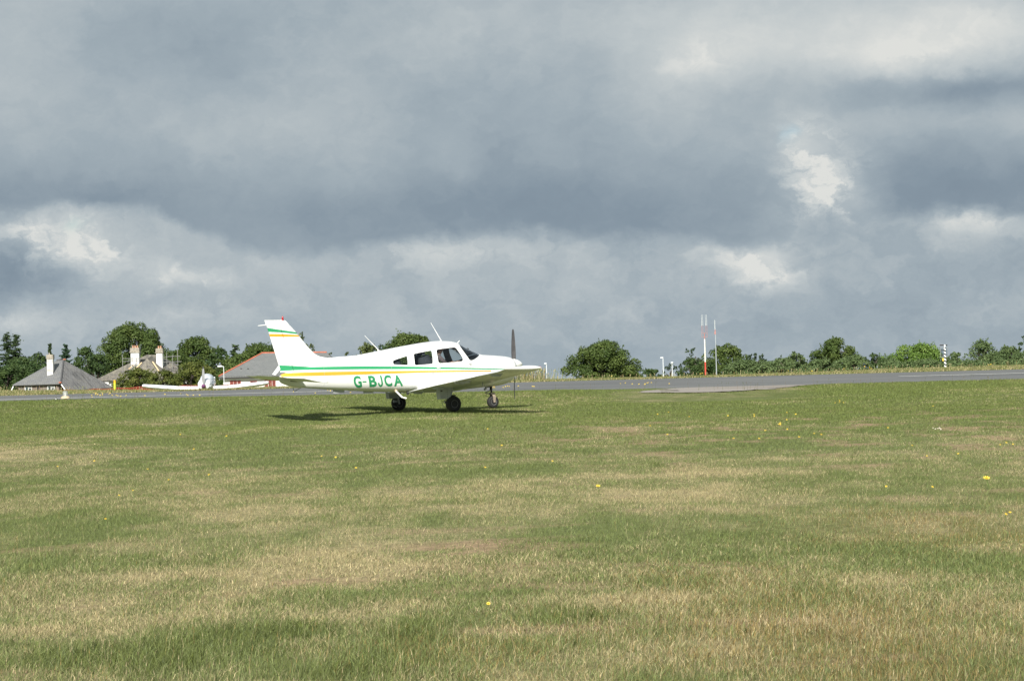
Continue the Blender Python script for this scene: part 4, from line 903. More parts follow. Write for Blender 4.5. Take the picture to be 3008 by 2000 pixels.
# registration letters
cu = bpy.data.curves.new('tmp_text', 'FONT'); cu.size = 1; cu.offset = .038
def glyph(ch_, x0, x1, z0, z1, shear):
    cu.body = ch_; cu.shear = 0
    ob = bpy.data.objects.new('tmp_text', cu); COL.objects.link(ob); bpy.context.view_layer.update()
    me = bpy.data.meshes.new_from_object(ob.evaluated_get(bpy.context.evaluated_depsgraph_get())); bpy.data.objects.remove(ob)
    bm = bmesh.new(); bm.from_mesh(me); bpy.data.meshes.remove(me)
    if ch_ == 'J':       # drawn by hand: stem with a hook to the left
        bm.clear(); o_ = []; n_ = 10
        for k in range(n_+1): a_ = -math.pi*k/n_; o_.append((.5+.5*math.cos(a_), .36+.36*math.sin(a_)))
        in_ = [(.5+.19*math.cos(-math.pi*k/n_), .36+.20*math.sin(-math.pi*k/n_)) for k in range(n_+1)]
        outer = [(1, 1)]+o_; inn = [(.69, 1)]+in_
        va = [bm.verts.new((x, y, 0)) for x, y in outer]; vb = [bm.verts.new((x, y, 0)) for x, y in inn]
        for k in range(len(va)-1): bm.faces.new((va[k], va[k+1], vb[k+1], vb[k]))
    xs_ = [v.co.x for v in bm.verts]; ys_ = [v.co.y for v in bm.verts]
    ax0, ax1, ay0, ay1 = min(xs_), max(xs_), min(ys_), max(ys_)
    for v in bm.verts:
        u = (v.co.x-ax0)/(ax1-ax0); w = (v.co.y-ay0)/(ay1-ay0)
        v.co = (x0+u*(x1-x0)+shear*(.5-w)*(z1-z0), 0, z0+w*(z1-z0))
    bmesh.ops.triangulate(bm, faces=bm.faces)
    for k in range(40):
        z = .50+k*.0125
        bmesh.ops.bisect_plane(bm, geom=bm.verts[:]+bm.edges[:]+bm.faces[:], plane_co=(0, 0, z), plane_no=(0, 0, 1))
    for v in bm.verts: v.co.y = -(hside(v.co.x, v.co.z)+.004)
    return bm
rg_ = bmesh.new()
for ch_, x0, x1, z0, z1 in (('G', -2.150, -1.950, .567, .866), ('-', -1.925, -1.822, .695, .728), ('B', -1.760, -1.565, .578, .860), ('J', -1.540, -1.402, .575, .860), ('C', -1.360, -1.165, .578, .866), ('A', -1.118, -.885, .578, .860)):
    b_ = glyph(ch_, x0, x1, z0, z1, .26 if ch_ != '-' else .1); tmp = bpy.data.meshes.new('t'); b_.to_mesh(tmp); b_.free(); rg_.from_mesh(tmp); bpy.data.meshes.remove(tmp)
rme = bpy.data.meshes.new('registration'); rg_.to_mesh(rme); rg_.free(); put('registration', rme, [GREENP], AC)

# ---------------------------------------------------------------- the pilot, seated on the starboard front seat
def skin_body(name, joints, bones, extra=None, mats=None, matfun=None, parent=None, M_=None):
    me = bpy.data.meshes.new(name); names = list(joints)
    me.from_pydata([joints[k][0] for k in names], [(names.index(a), names.index(b_)) for a, b_ in bones], [])
    o = bpy.data.objects.new(name, me); COL.objects.link(o)
    o.modifiers.new('s', 'SKIN'); sv = me.skin_vertices[0].data
    for i, k in enumerate(names):
        r_ = joints[k][1]; sv[i].radius = r_ if hasattr(r_, '__len__') else (r_, r_); sv[i].use_root = (i == 0)
    ss = o.modifiers.new('u', 'SUBSURF'); ss.levels = 2; ss.render_levels = 2
    bpy.context.view_layer.update(); m2 = bpy.data.meshes.new_from_object(o.evaluated_get(bpy.context.evaluated_depsgraph_get())); bpy.data.objects.remove(o)
    return m2
Jn = {'pelvis': ((.04, 0, .90), (.15, .11)), 'waist': ((.07, 0, 1.03), (.15, .11)), 'chest': ((.16, 0, 1.20), (.17, .12)), 'neck0': ((.22, 0, 1.33), (.10, .08)), 'neck': ((.26, 0, 1.38), (.055, .055)),
      'jaw': ((.29, 0, 1.42), (.07, .075)), 'skull': ((.29, 0, 1.50), (.085, .10)), 'crown': ((.28, 0, 1.565), (.06, .07))}
Bn = [('pelvis', 'waist'), ('waist', 'chest'), ('chest', 'neck0'), ('neck0', 'neck'), ('neck', 'jaw'), ('jaw', 'skull'), ('skull', 'crown')]
for s, hand in ((-1, (.74, -.15, 1.15)), (1, (.72, .13, 1.14))):
    n = 'r' if s < 0 else 'l'
    Jn[n+'sh'] = ((.20, s*.19, 1.27), .065); Jn[n+'el'] = ((.40, s*.25, 1.08), .045); Jn[n+'wr'] = ((hand[0]-.10, hand[1], hand[2]-.015), .030); Jn[n+'pa'] = ((hand[0]-.02, hand[1], hand[2]), .032)
    Bn += [('neck0', n+'sh'), (n+'sh', n+'el'), (n+'el', n+'wr'), (n+'wr', n+'pa')]
    for k in range(4):
        Jn[f'{n}f{k}'] = ((hand[0]+.045, hand[1]+s*.012, hand[2]+.035-.022*k), .010); Jn[f'{n}g{k}'] = ((hand[0]+.055-.004*k, hand[1]-s*.03, hand[2]+.03-.022*k), .009); Bn += [(n+'pa', f'{n}f{k}'), (f'{n}f{k}', f'{n}g{k}')]
    Jn[n+'th'] = ((hand[0]+.0, hand[1]-s*.04, hand[2]+.045), .010); Bn.append((n+'pa', n+'th'))
    Jn[n+'hip'] = ((.10, s*.10, .88), .095); Jn[n+'kn'] = ((.52, s*.13, .92), .065); Jn[n+'an'] = ((.80, s*.12, .70), .042); Jn[n+'to'] = ((.93, s*.12, .69), .035)
    Bn += [('pelvis', n+'hip'), (n+'hip', n+'kn'), (n+'kn', n+'an'), (n+'an', n+'to')]
pme = skin_body('person', Jn, Bn)
bm = bmesh.new(); bm.from_mesh(pme)
for c, r_ in (((.385, 0, 1.475), (.022, .014, .02)), ((.365, -.032, 1.50), (.012, .012, .010)), ((.365, .032, 1.50), (.012, .012, .010)), ((.28, -.088, 1.485), (.02, .012, .032)), ((.28, .088, 1.485), (.02, .012, .032)), ((.368, 0, 1.435), (.012, .024, .006))):
    tmp = MB().ball(c, r_, n=8).mesh('t'); bm.from_mesh(tmp); bpy.data.meshes.remove(tmp)
for f in bm.faces:
    c = f.calc_center_median(); f.smooth = True
    f.material_index = 1 if (c.z < 1.37 and not (c.x > .60 and c.z > 1.05) and c.z > .97 and not (c.x > .3 and abs(c.y) < .17 and c.z < .99)) else (2 if c.z < .98 else 0)
bm.to_mesh(pme); bm.free()
for mm in (pmat('person_skin', (.42, .24, .17), .6, var=.1), pmat('mauve_shirt', (.145, .110, .115), .85, var=.15, scale=12), pmat('dark_trousers', (.03, .035, .05), .85)): pme.materials.append(mm)
PIL = bpy.data.objects.new('person', pme); COL.objects.link(PIL)
PIL.matrix_world = Matrix.Translation((-2.2415, 55.5, 1.0085)) @ Matrix.Rotation(R(28), 4, 'Z') @ Matrix.Translation((0, -.25, 0))
tag(PIL, 'pilot in a dull mauve shirt leaning to the controls behind the front side window', 'person')
hm = MB(); hm.ball((.265, 0, 1.535), (.10, .092, .075), n=14); hm.build('hair', pmat('brown_hair', (.03, .022, .018), .8), PIL, 60)
# ---------------------------------------------------------------- trees
LEAF = leafmat('tree_leaves', .30, .55)
BARK = pmat('bark', (.09, .075, .06), .9, var=.4, scale=12, bump=.6)
TINTS = {0: ((.034, .052, .026), (.060, .078, .032)), 1: ((.036, .058, .022), (.070, .092, .030)), 2: ((.050, .072, .020), (.095, .112, .032)), 3: ((.035, .062, .040), (.062, .092, .055)), 4: ((.075, .090, .032), (.125, .130, .050)),
         5: ((.034, .050, .030), (.065, .080, .040)), 6: ((.075, .100, .040), (.120, .142, .062)), 7: ((.085, .130, .025), (.145, .190, .045)), 8: ((.065, .078, .018), (.125, .118, .032))}
TINTS = {k: (tuple(1.35*c*f for c, f in zip(a, (.88, 1.04, .95))), tuple(1.5*c*f for c, f in zip(b_, (.90, 1.04, .95)))) for k, (a, b_) in TINTS.items()}
def quads(P, N, s, g, asp=.7):
    n = len(P); a = g.normal(size=(n, 3)); a -= N*(a*N).sum(1, keepdims=True); a /= np.linalg.norm(a, axis=1, keepdims=True)+1e-9
    b = np.cross(N, a); s = s[:, None]
    bend = N*s*.25
    return np.stack([P-a*s*.5, P+b*s*.5*asp-bend*.3, P+a*s*.5, P-b*s*.5*asp-bend*.3], 1).reshape(-1, 3)
def unit(v): return v/(np.linalg.norm(v, axis=1, keepdims=True)+1e-9)
def crown_mesh(kind, hw, zb, zt, tint, d, seed):
    g = np.random.default_rng(seed); lo, hi = np.array(TINTS[tint][0]), np.array(TINTS[tint][1])
    hw0, H0 = hw, zt; ls = d*.00082; PP, NN, SS_, CC = [], [], [], []
    H = zt-zb
    if kind in ('conifer', 'fir', 'spire', 'pinetree'):
        tops = [(-.16*hw, 1.0), (.16*hw, .985)] if kind == 'conifer' else [(0, 1.0)]
        for tx, hs in tops:
            nt_ = {'conifer': 17, 'fir': 22, 'spire': 16, 'pinetree': 18}[kind]
            for k in range(nt_):
                f = (k+.5)/nt_; z0_ = zb+H*hs*(1-f**.9)
                rad = hw*{'conifer': (.10+1.0*f**.85), 'fir': (.08+.95*f**.7), 'spire': .08+.9*f, 'pinetree': .35+.5*math.sin(f*2.6)}[kind]*(.85 if kind == 'conifer' else 1)
                nb = int(10+13*f)
                for j in range(nb):
                    z = z0_+H/nt_*(g.random()-.5)*1.3; a = g.random()*6.283; L = rad*(.45+.6*g.random()); n = int(30+75*f*L)
                    t_ = g.random(n)**.8
                    up = .10*H*(.25 if kind != 'fir' else .5)*g.random()
                    px = tx+np.cos(a)*L*t_; py = np.sin(a)*L*t_; pz_ = z+up*t_*1.2-.22*L*t_**2*(kind != 'fir')
                    P = np.stack([px, py, pz_], 1)+g.normal(size=(n, 3))*np.array([.10, .10, .05])*max(.5, hw*.35)
                    PP.append(P); NN.append(unit(g.normal(size=(n, 3))*.6+np.array([0, -.2, .9]))); SS_.append(ls*(.7+.6*g.random(n)))
                    CC.append(lo+(hi-lo)*(g.random()*.5+.5*g.random((n, 1))))
    else:
        K = {'oak': 95, 'broad': 62, 'sparse': 34, 'willow': 60, 'hedge': 80}[kind]
        K = int(K*min(1.7, max(.6, (hw*H/8)**.5)))
        ns = g.random()*50; CL = []
        for k in range(K):
            th = g.random()*6.283; rr = g.random()**.28; vz = 1-(1-g.random())**1.2
            if kind == 'sparse': prof = math.sin(math.pi*min(1, .22+.72*vz))**.6
            elif kind == 'willow': prof = (1-vz**2.0)**.5*(.8+.2*min(1, vz/.3))
            else: prof = max(.10, 1-vz**3.4)**.5*(.80+.20*min(1, vz/.28))
            rc = min(hw*(.15+.14*g.random())*(.8 if kind == 'sparse' else 1.0), H*.22)*(.8+.4*(1-vz))
            wob = .84+.34*float(vnoise(math.cos(th)*1.6+ns, math.sin(th)*1.6+vz*2.2, 3))
            cx = math.cos(th)*rr*prof*wob*(hw-rc*.45); cy = math.sin(th)*rr*prof*wob*(hw-rc*.45)*.85
            top = H*(.93+.11*float(vnoise(cx/hw*2.6+ns, cy/hw*2.6, 8)))
            cz = zb+rc*.5+vz*max(.1, min(H, top)-zb-rc*1.35)
            if k == 0: cx, cy, cz = .12*hw*(g.random()-.5), 0, H-rc*.95
            CL.append((cx, cy, cz, rc))
            dens = {'oak': 11, 'broad': 11, 'sparse': 6.5, 'willow': 6.5, 'hedge': 11}[kind]
            n = int(min(700, dens*rc*rc*4*3.14/(ls*ls)*.10))+18
            D = unit(g.normal(size=(n, 3))); D[:, 2] = np.where(g.random(n) < .35, np.abs(D[:, 2]), D[:, 2])
            lob = .72+.40*vnoise(D[:, 0]*2.3+k*3.1, D[:, 2]*2.3+D[:, 1]*1.7, 5)
            P = np.array([cx, cy, cz])+D*rc*lob[:, None]*(.70+.36*g.random((n, 1)))*np.array([1, 1, .82 if kind != 'willow' else 1.1])
            if kind == 'willow': P[:, 2] -= .5*rc*g.random(n)**2
            PP.append(P); NN.append(unit(D*.9+g.normal(size=(n, 3))*.5+np.array([0, 0, .35]))); SS_.append(ls*(.65+.75*g.random(n)))
            CC.append(lo+(hi-lo)*np.clip(.10+.75*g.random()+.45*(g.random((n, 1))-.5), 0, 1))
        for k in range(34 if kind != 'hedge' else 22):      # shoots sticking out of the outline
            cx, cy, cz, rc = CL[g.integers(0, len(CL))]
            d_ = np.array([g.normal()*.7, g.normal()*.6, abs(g.normal())*.8+.15]); d_ /= np.linalg.norm(d_); m_ = 22
            q = g.random((m_, 1)); P = np.array([cx, cy, cz])+d_*rc*(.7+.75*q)+g.normal(size=(m_, 3))*rc*.13*(1.2-q)
            PP.append(P); NN.append(unit(g.normal(size=(m_, 3))+np.array([0, -.2, .4]))); SS_.append(ls*(.5+.6*g.random(m_))); CC.append(lo+(hi-lo)*g.random((m_, 1)))
    P, N, S, C = map(np.concatenate, (PP, NN, SS_, CC))
    zq, xq = np.percentile(P[:, 2], 99.85), np.percentile(np.abs(P[:, 0]), 98.5)
    P[:, 2] = zb+(P[:, 2]-zb)*(H0-zb)/(zq-zb); P[:, 0] *= hw0/xq; P[:, 1] *= hw0/xq
    V = quads(P, N, S, g); n = len(P)
    return npmesh('crown', V, np.arange(n*4), np.arange(n)*4, np.repeat(C, 4, 0))
KINDCAT = {'conifer': 'conifer_tree', 'fir': 'fir_tree', 'spire': 'conifer_tree', 'pinetree': 'slim_tree', 'oak': 'oak_tree', 'broad': 'leafy_tree', 'sparse': 'open_tree', 'willow': 'willow_tree', 'hedge': 'hedge_bush'}
for i, (kind, x, y, hw, zt, tint, lab) in enumerate(TREES):
    g0 = float(T(x, y))-.1; isb = 'bush' in lab or 'shrub' in lab
    e = empty('bush' if isb else KINDCAT[kind], (x, y, g0), 0, lab, 'bush' if isb else 'tree', 'trees and bushes on the skyline')
    H = zt-g0
    zb = .04*H if (kind == 'hedge' or isb) else min(.14*H, .7 if y < 200 else 1.2); hw *= {'oak': .98, 'broad': 1.26, 'sparse': 1.08, 'hedge': 1.15, 'willow': 1.05}.get(kind, 1.0)
    put('crown', crown_mesh(kind, hw, zb, H, tint, y, 100+i), [LEAF], e)
    tr_ = MB(); rd = random.Random(i); r0 = .035*H+.03
    tr_.tube([(0, 0, -.2), (.02*H, 0, .22*H), (-.01*H, .02*H, .5*H), (.02*H, 0, .80*H)], [r0*1.25, r0, r0*.6, r0*.1], 8)
    if kind in ('oak', 'broad', 'sparse', 'willow', 'hedge'):
        for k in range(7):
            a = k*.9+rd.random(); z0 = (.15+.08*k)*H; L = hw*(.40+.22*rd.random())
            p1 = Vector((math.cos(a)*L*.5, math.sin(a)*L*.5, z0+.18*H)); p2 = Vector((math.cos(a)*L, math.sin(a)*L, min(z0+.26*H, .72*H)))
            tr_.tube([(0, 0, z0), p1, p2], [r0*.55, r0*.32, r0*.08], 6)
    tr_.build('trunk', BARK, e, 60)

# ---------------------------------------------------------------- slates, walls
def tilemat(name, c0, c1, row=.16, colw=.25, lichen=None, lam=.5, stain=0.):
    m, t, b = newmat(name); L = t.links.new
    tc = t.nodes.new('ShaderNodeTexCoord'); mp = t.nodes.new('ShaderNodeMapping'); L(tc.outputs['UV'], mp.inputs[0])
    br = t.nodes.new('ShaderNodeTexBrick'); L(mp.outputs[0], br.inputs['Vector']); br.inputs['Scale'].default_value = 1; br.inputs['Brick Width'].default_value = colw; br.inputs['Row Height'].default_value = row
    br.inputs['Mortar Size'].default_value = .012; br.inputs['Color1'].default_value = (*c0, 1); br.inputs['Color2'].default_value = (*c1, 1); br.inputs['Mortar'].default_value = (*[c*.45 for c in c0], 1); br.inputs['Bias'].default_value = 0
    col = br.outputs[0]
    nz = t.nodes.new('ShaderNodeTexNoise'); nz.inputs['Scale'].default_value = 1.4; nz.inputs['Detail'].default_value = 9; nz.inputs['Roughness'].default_value = .7; L(tc.outputs['Object'], nz.inputs['Vector'])
    if lichen:
        r = t.nodes.new('ShaderNodeValToRGB'); L(nz.outputs[0], r.inputs[0]); r.color_ramp.elements[0].position = .46; r.color_ramp.elements[1].position = .66
        r.color_ramp.elements[0].color = (0, 0, 0, 1); r.color_ramp.elements[1].color = (lam, lam, lam, 1)
        mx_ = t.nodes.new('ShaderNodeMix'); mx_.data_type = 'RGBA'; L(r.outputs[0], mx_.inputs[0]); L(col, mx_.inputs[6]); mx_.inputs[7].default_value = (*lichen, 1); col = mx_.outputs[2]
    if stain:
        m2 = t.nodes.new('ShaderNodeMapping'); m2.inputs['Scale'].default_value = (2.4, .35, 1); L(tc.outputs['UV'], m2.inputs[0])
        n2 = t.nodes.new('ShaderNodeTexNoise'); n2.inputs['Scale'].default_value = 1.5; n2.inputs['Detail'].default_value = 8; n2.inputs['Roughness'].default_value = .7; L(m2.outputs[0], n2.inputs['Vector'])
        r = t.nodes.new('ShaderNodeValToRGB'); L(n2.outputs[0], r.inputs[0]); r.color_ramp.elements[0].position = .5; r.color_ramp.elements[1].position = .62; r.color_ramp.elements[1].color = (stain, stain, stain, 1)
        mx_ = t.nodes.new('ShaderNodeMix'); mx_.data_type = 'RGBA'; L(r.outputs[0], mx_.inputs[0]); L(col, mx_.inputs[6]); mx_.inputs[7].default_value = (.045, .045, .045, 1); col = mx_.outputs[2]
    L(col, b.inputs['Base Color']); b.inputs['Roughness'].default_value = .75
    bp = t.nodes.new('ShaderNodeBump'); bp.inputs['Strength'].default_value = .5; bp.inputs['Distance'].default_value = .02; L(br.outputs['Fac'], bp.inputs['Height']); bp.invert = True; L(bp.outputs[0], b.inputs['Normal'])
    return m
def uvplanar(me):
    """uv in metres along each face: u horizontal, v up the slope"""
    uv = me.uv_layers.new(name='UVMap')
    for p in me.polygons:
        n = p.normal; h = Vector((0, 0, 1)).cross(n)
        h = Vector((1, 0, 0)) if h.length < .05 else h.normalized(); w = n.cross(h)
        for li in p.loop_indices:
            c = me.vertices[me.loops[li].vertex_index].co; uv.data[li].uv = (c.dot(h), c.dot(w))
def slab(polys, th):
    """roof planes as slabs of real thickness"""
    mb = MB()
    for p in polys:
        p = [Vector(q) for q in p]; n = (p[1]-p[0]).cross(p[2]-p[0]).normalized()
        if n.z < 0: p = p[::-1]; n = -n
        k = len(p); mb.add([*p, *[q-Vector((0, 0, th)) for q in p]], [tuple(range(k)), tuple(range(2*k-1, k-1, -1))]+[(i, k+i, k+(i+1) % k, (i+1) % k) for i in range(k)])
    return mb
SLATE = tilemat('slate_grey', (.150, .155, .160), (.200, .205, .210), .16, .26, (.24, .24, .20), .35)
SLATES = tilemat('slate_streaked', (.150, .150, .152), (.200, .200, .200), .16, .26, (.22, .21, .18), .4, .8)
OLDT = tilemat('old_lichen_slate', (.120, .112, .100), (.200, .185, .160), .2, .22, (.30, .28, .21), .75, .5)
NEWS = tilemat('plain_slate', (.170, .180, .180), (.195, .205, .205), .14, .2, (.24, .245, .235), .3)
STONE = tilemat('rubble_stone', (.13, .11, .10), (.25, .21, .18), .22, .38, (.22, .16, .13), .5)
RENDER = pmat('white_render', (.80, .80, .78), .85, var=.05, scale=2, bump=.15, bscale=25); RIDGE = pmat('red_ridge_tile', (.42, .13, .075), .8, var=.25, scale=5)
FRAME = pmat('white_window_frame', (.78, .79, .78), .5, var=.05); PANE = pmat('dark_pane', (.05, .075, .095), .15, var=.4, scale=3, spec=.8); POT = pmat('chimney_pot', (.48, .27, .17), .8, var=.25)
CAPST = pmat('weathered_cap', (.32, .29, .24), .9, var=.35, scale=6, bump=.4); REDW = pmat('red_window_wood', (.26, .05, .035), .6, var=.25); BATTEN = pmat('new_timber', (.62, .47, .28), .7, var=.15)
LEAD = pmat('lead_hip', (.085, .085, .088), .7, var=.2); WSTAIN = pmat('streaked_render', (.60, .59, .56), .85, var=.35, scale=4)
def hipline(pts, r, mat, name, parent): MB().tube(pts, r, 8).build(name, mat, parent, 50)
# house with the big slate roof, far left
HA = empty('slate_house', (-46.5, 222, -.6), 0, 'stone house under a big grey slate hipped roof with one white chimney, at far left', 'house')
def A_(x, y, z): return (x+46.5, y-222, z+.6)
e1, e2, r1, r2 = A_(-51.75, 223.5, 2.58), A_(-46.35, 221.4, 2.60), A_(-47.75, 226.5, 5.04), A_(-46.95, 226.0, 5.04)
lo, far_ = A_(-45.75, 220.9, 1.86), A_(-41.9, 226.5, 2.05)
rf = slab([[e1, e2, r2, r1]], .10).build('roof', SLATE, HA); uvplanar(rf.data)
rf2 = slab([[e2, lo, far_, r2]], .10).build('roof_slope', SLATES, HA); uvplanar(rf2.data)
rb_ = slab([[r1, r2, far_, A_(-46.5, 231.5, 2.1), A_(-52.2, 230.5, 2.3)], [e1, r1, A_(-52.2, 230.5, 2.3)]], .10).build('roof_slope', SLATE, HA); uvplanar(rb_.data)
hipline([e2, r2], .09, LEAD, 'hip_cover', HA); hipline([r1, r2], .08, LEAD, 'ridge_cover', HA)
MB().box(A_(-46.85, 226.0, 5.10), (.28, .25, .10)).build('ridge_end', RIDGE, HA); MB().box(A_(-46.38, 221.33, 2.68), (.26, .2, .12)).build('hip_foot', RIDGE, HA)
wl = MB(); wl.loft([[A_(-51.2, 223.7, z), A_(-46.62, 221.95, z), A_(-43.0, 226.6, z), A_(-47, 231, z), A_(-51.5, 229.5, z)] for z in (-1.0, 1.75)])
wl.loft([[A_(-51.2, 223.7, z), A_(-46.62, 221.95, z), A_(-46.9, 225.5, z), A_(-50.6, 226.5, z)] for z in (1.75, 2.52)]); wo_ = wl.build('wall', STONE, HA); uvplanar(wo_.data)
MB().tube([A_(-46.25, 221.3, 2.45), A_(-45.72, 220.85, 1.80)], .07, 4).build('bargeboard', FRAME, HA)
MB().tube([A_(-51.70, 223.55, 2.40), A_(-52.0, 223.4, 1.75)], .06, 4).build('bargeboard', FRAME, HA)
dirA = (Vector(A_(-46.62, 221.95, 0))-Vector(A_(-51.2, 223.7, 0))).normalized(); nA = Vector((dirA.y, -dirA.x, 0))
def window(parent, org, u, n, x, z, w, h, kind):
    rot = Matrix((u, -n, Vector((0, 0, 1)))).transposed()
    c = Vector(org)+u*x+Vector((0, 0, z)); fr = MB(); b_ = .06
    for dx, dz, sw, sh in ((-w/2, 0, b_, h+b_), (w/2, 0, b_, h+b_), (0, h/2, w-b_, b_), (0, -h/2, w-b_, b_), (0, 0, .05, h-b_)): fr.box(c+u*dx+Vector((0, 0, dz))+n*.03, (sw, .07, sh), 0, rot)
    f = fr.build('window', FRAME if kind != 'red' else REDW, parent); MB().box(c+n*.005, (w-b_, .03, h-b_), 0, rot).build('pane', PANE if kind != 'red' else REDP, f); return f, rot, c
REDP = pmat('red_brown_pane', (.10, .05, .045), .25, var=.6, scale=2)
for x in (1.22, 3.95):
    f, rot, c = window(HA, A_(-51.2, 223.7, 0), dirA, nA, x, 1.95, .80, .75, 'w')
    for s in (-1, 1):        # the two casements stand open
        q = MB(); rr_ = rot @ Matrix.Rotation(s*.7, 3, 'Z'); cc = c+dirA*s*.30+nA*.20
        for dx, dz, sw, sh in ((-.15, 0, .05, .5), (.15, 0, .05, .5), (0, .24, .3, .05), (0, -.24, .3, .05), (0, 0, .3, .035)): q.box(cc+rr_ @ Vector((dx, 0, dz)), (sw, .04, sh), 0, rr_)
        q.build('casement', FRAME, f)
cm = MB(); cm.box(A_(-47.88, 223.9, 4.3), (.62, .62, 1.9)); chA = cm.build('chimney', WSTAIN, HA); MB().box(A_(-47.88, 223.9, 5.36), (.70, .70, .46)).build('chimney_cap', CAPST, chA)
MB().lathe([(.09, 5.59), (.08, 5.60), (.08, 5.78), (.10, 5.80)], 10, 'Z', (A_(-47.98, 223.9, 0)[0], A_(0, 223.9, 0)[1], .6)).build('chimney_pot', CAPST, chA, 50)
MB().tube([A_(-49.0, 222.65, 2.42), A_(-49.0, 222.65, 1.2)], .04, 6).build('downpipe', DARK, HA)
# scaffolded house
HB = empty('scaffolded_house', (-39, 230, -.86), 0, 'old lichened house with two white chimneys and scaffolding poles behind the hedge', 'house')
def B_(x, y, z): return (x+39, y-230, z+.86)
rl, rr2 = B_(-39.17, 231.5, 5.45), B_(-38.1, 231.5, 5.42)
fl_, fr_, bl, br_ = B_(-44.05, 227.5, 2.86), B_(-33.4, 227.5, 2.86), B_(-44.05, 236, 2.86), B_(-33.4, 236, 2.86)
rf = slab([[fl_, fr_, rr2, rl], [fl_, rl, bl], [fr_, br_, rr2], [bl, rl, rr2, br_]], .12).build('roof', OLDT, HB); uvplanar(rf.data)
g1, g2, g3, gp2 = B_(-40.4, 226.3, 2.9), B_(-36.6, 226.3, 2.9), B_(-38.45, 227.6, 5.0), B_(-38.45, 230.5, 5.32)
rf = slab([[g1, g2, g3], [g1, g3, gp2, B_(-40.6, 229.5, 4.0)], [g2, B_(-36.3, 229.5, 4.0), gp2, g3]], .10).build('front_hip', OLDT, HB); uvplanar(rf.data)
for a_, b_ in ((B_(-39.0, 227.25, 4.55), B_(-39.75, 226.7, 3.72)), (B_(-37.85, 227.25, 4.62), B_(-37.05, 226.6, 3.55))): MB().tube([a_, b_], .085, 4).build('hip_batten', BATTEN, HB)
for a_, b_ in ((B_(-40.0, 228.0, 4.35), B_(-40.5, 227.7, 3.9)),): MB().tube([a_, b_], .07, 4).build('hip_batten', BATTEN, HB)
wl = MB(); wl.box(B_(-38.7, 231.8, .9), (9.6, 7.6, 3.85)); wl.build('wall', RENDER, HB)
MB().box(B_(-43.05, 227.95, 1.9), (.86, .5, 1.85)).build('porch_wall', RENDER, HB)
for x0, x1, zt in ((-40.36, -39.40, 6.20), (-37.66, -36.93, 6.08)):
    xc = (x0+x1)/2; cm = MB(); cm.box(B_(xc, 228.6, (zt+3.6)/2-.2), (x1-x0-.10, .8, zt-.45-3.6+.4)); c_ = cm.build('chimney', RENDER, HB)
    cp = MB(); cp.box(B_(xc, 228.6, zt-.25), (x1-x0, .9, .42)); cp.box(B_(xc, 228.6, zt-.50), (x1-x0+.10, 1.0, .10)); cp.build('chimney_cap', CAPST, c_)
    pt = MB(); [pt.lathe([(.10, zt-.04), (.085, zt), (.085, zt+.2), (.105, zt+.23)], 10, 'Z', (B_(xc, 0, 0)[0]+k*.24, B_(0, 228.6, 0)[1], .86)) for k in ((-1, 0, 1) if xc < -39 else (-.5, .5))]; pt.build('chimney_pot', POT, c_, 50)
SCAF = pmat('scaffold_tube', (.30, .30, .29), .5, metal=.5, var=.2)
scf = empty('scaffolding', (-39, 227, -.8), 0, 'thin grey scaffolding tubes standing around the chimneys of the lichened house', 'scaffolding')
def S_(x, z): return (x+39, .2, z+.8)
for x, z0, z1 in ((-41.0, 0, 5.46), (-40.0, 0, 5.2), (-36.34, 0, 5.5), (-35.2, 0, 5.9), (-35.75, 0, 5.3), (-43.93, 0, 3.5), (-39.55, 0, 5.05)): MB().tube([S_(x, z0-.8), S_(x, z1)], .035, 6).build('upright', SCAF, scf, 50)
for x0, x1, z in ((-41.05, -39.3, 5.02), (-41.0, -39.3, 4.72), (-40.4, -39.1, 4.9), (-36.75, -34.95, 5.11), (-36.78, -34.8, 4.55), (-44.0, -43.2, 2.65), (-44.0, -43.2, 2.3)): MB().tube([S_(x0, z), S_(x1, z+.02)], .032, 6).build('ledger', SCAF, scf, 50)
# white house with red ridge
HC = empty('white_house', (-18, 172, .2), 0, 'low white rendered house with plain slate roof and red ridge tiles behind the aircraft tail', 'house')
def C_(x, y, z): return (x+18, y-172, z-.2)
a_, b_, c_, d_ = C_(-23.1, 169.8, 2.60), C_(-13.2, 169.8, 2.60), C_(-13.2, 178.5, 2.60), C_(-23.1, 178.5, 2.60); ra, rb2 = C_(-20.15, 174.1, 4.40), C_(-14.95, 174.1, 4.32)
rf = slab([[a_, b_, rb2, ra], [a_, ra, d_], [b_, c_, rb2], [d_, ra, rb2, c_]], .10).build('roof', NEWS, HC); uvplanar(rf.data)
hipline([a_, ra], .075, RIDGE, 'hip_tiles', HC); hipline([ra, rb2], .075, RIDGE, 'ridge_tiles', HC)
MB().box(C_(-20.85, 174.15, 1.1), (.01, .01, .01)) if False else None
wl = MB(); wl.box(C_(-18.15, 174.1, 1.0), (9.3, 8.0, 2.9)); wl.build('wall', RENDER, HC)
MB().box(C_(-18.15, 169.75, 2.44), (9.9, .10, .10)).build('gutter', DARK, HC); MB().box(C_(-18.15, 169.9, 2.36), (9.9, .06, .09)).build('fascia', FRAME, HC)
for x in (-21.5, -20.95): MB().box(C_(x, 171.1-.06*(x+21.5), 3.13+.02*(x < -21)), (.12, .12, .10)).build('roof_vent', DARK, HC)
X_, NM = Vector((1, 0, 0)), Vector((0, -1, 0))
for xc in (-22.15, -21.86, -21.56, -19.42, -19.11, -18.82): window(HC, C_(0, 170.1, 0), X_, NM, xc, 1.86, .19, .66, 'red')
window(HC, C_(0, 170.1, 0), X_, NM, -20.42, 2.0, .46, .24, 'red')

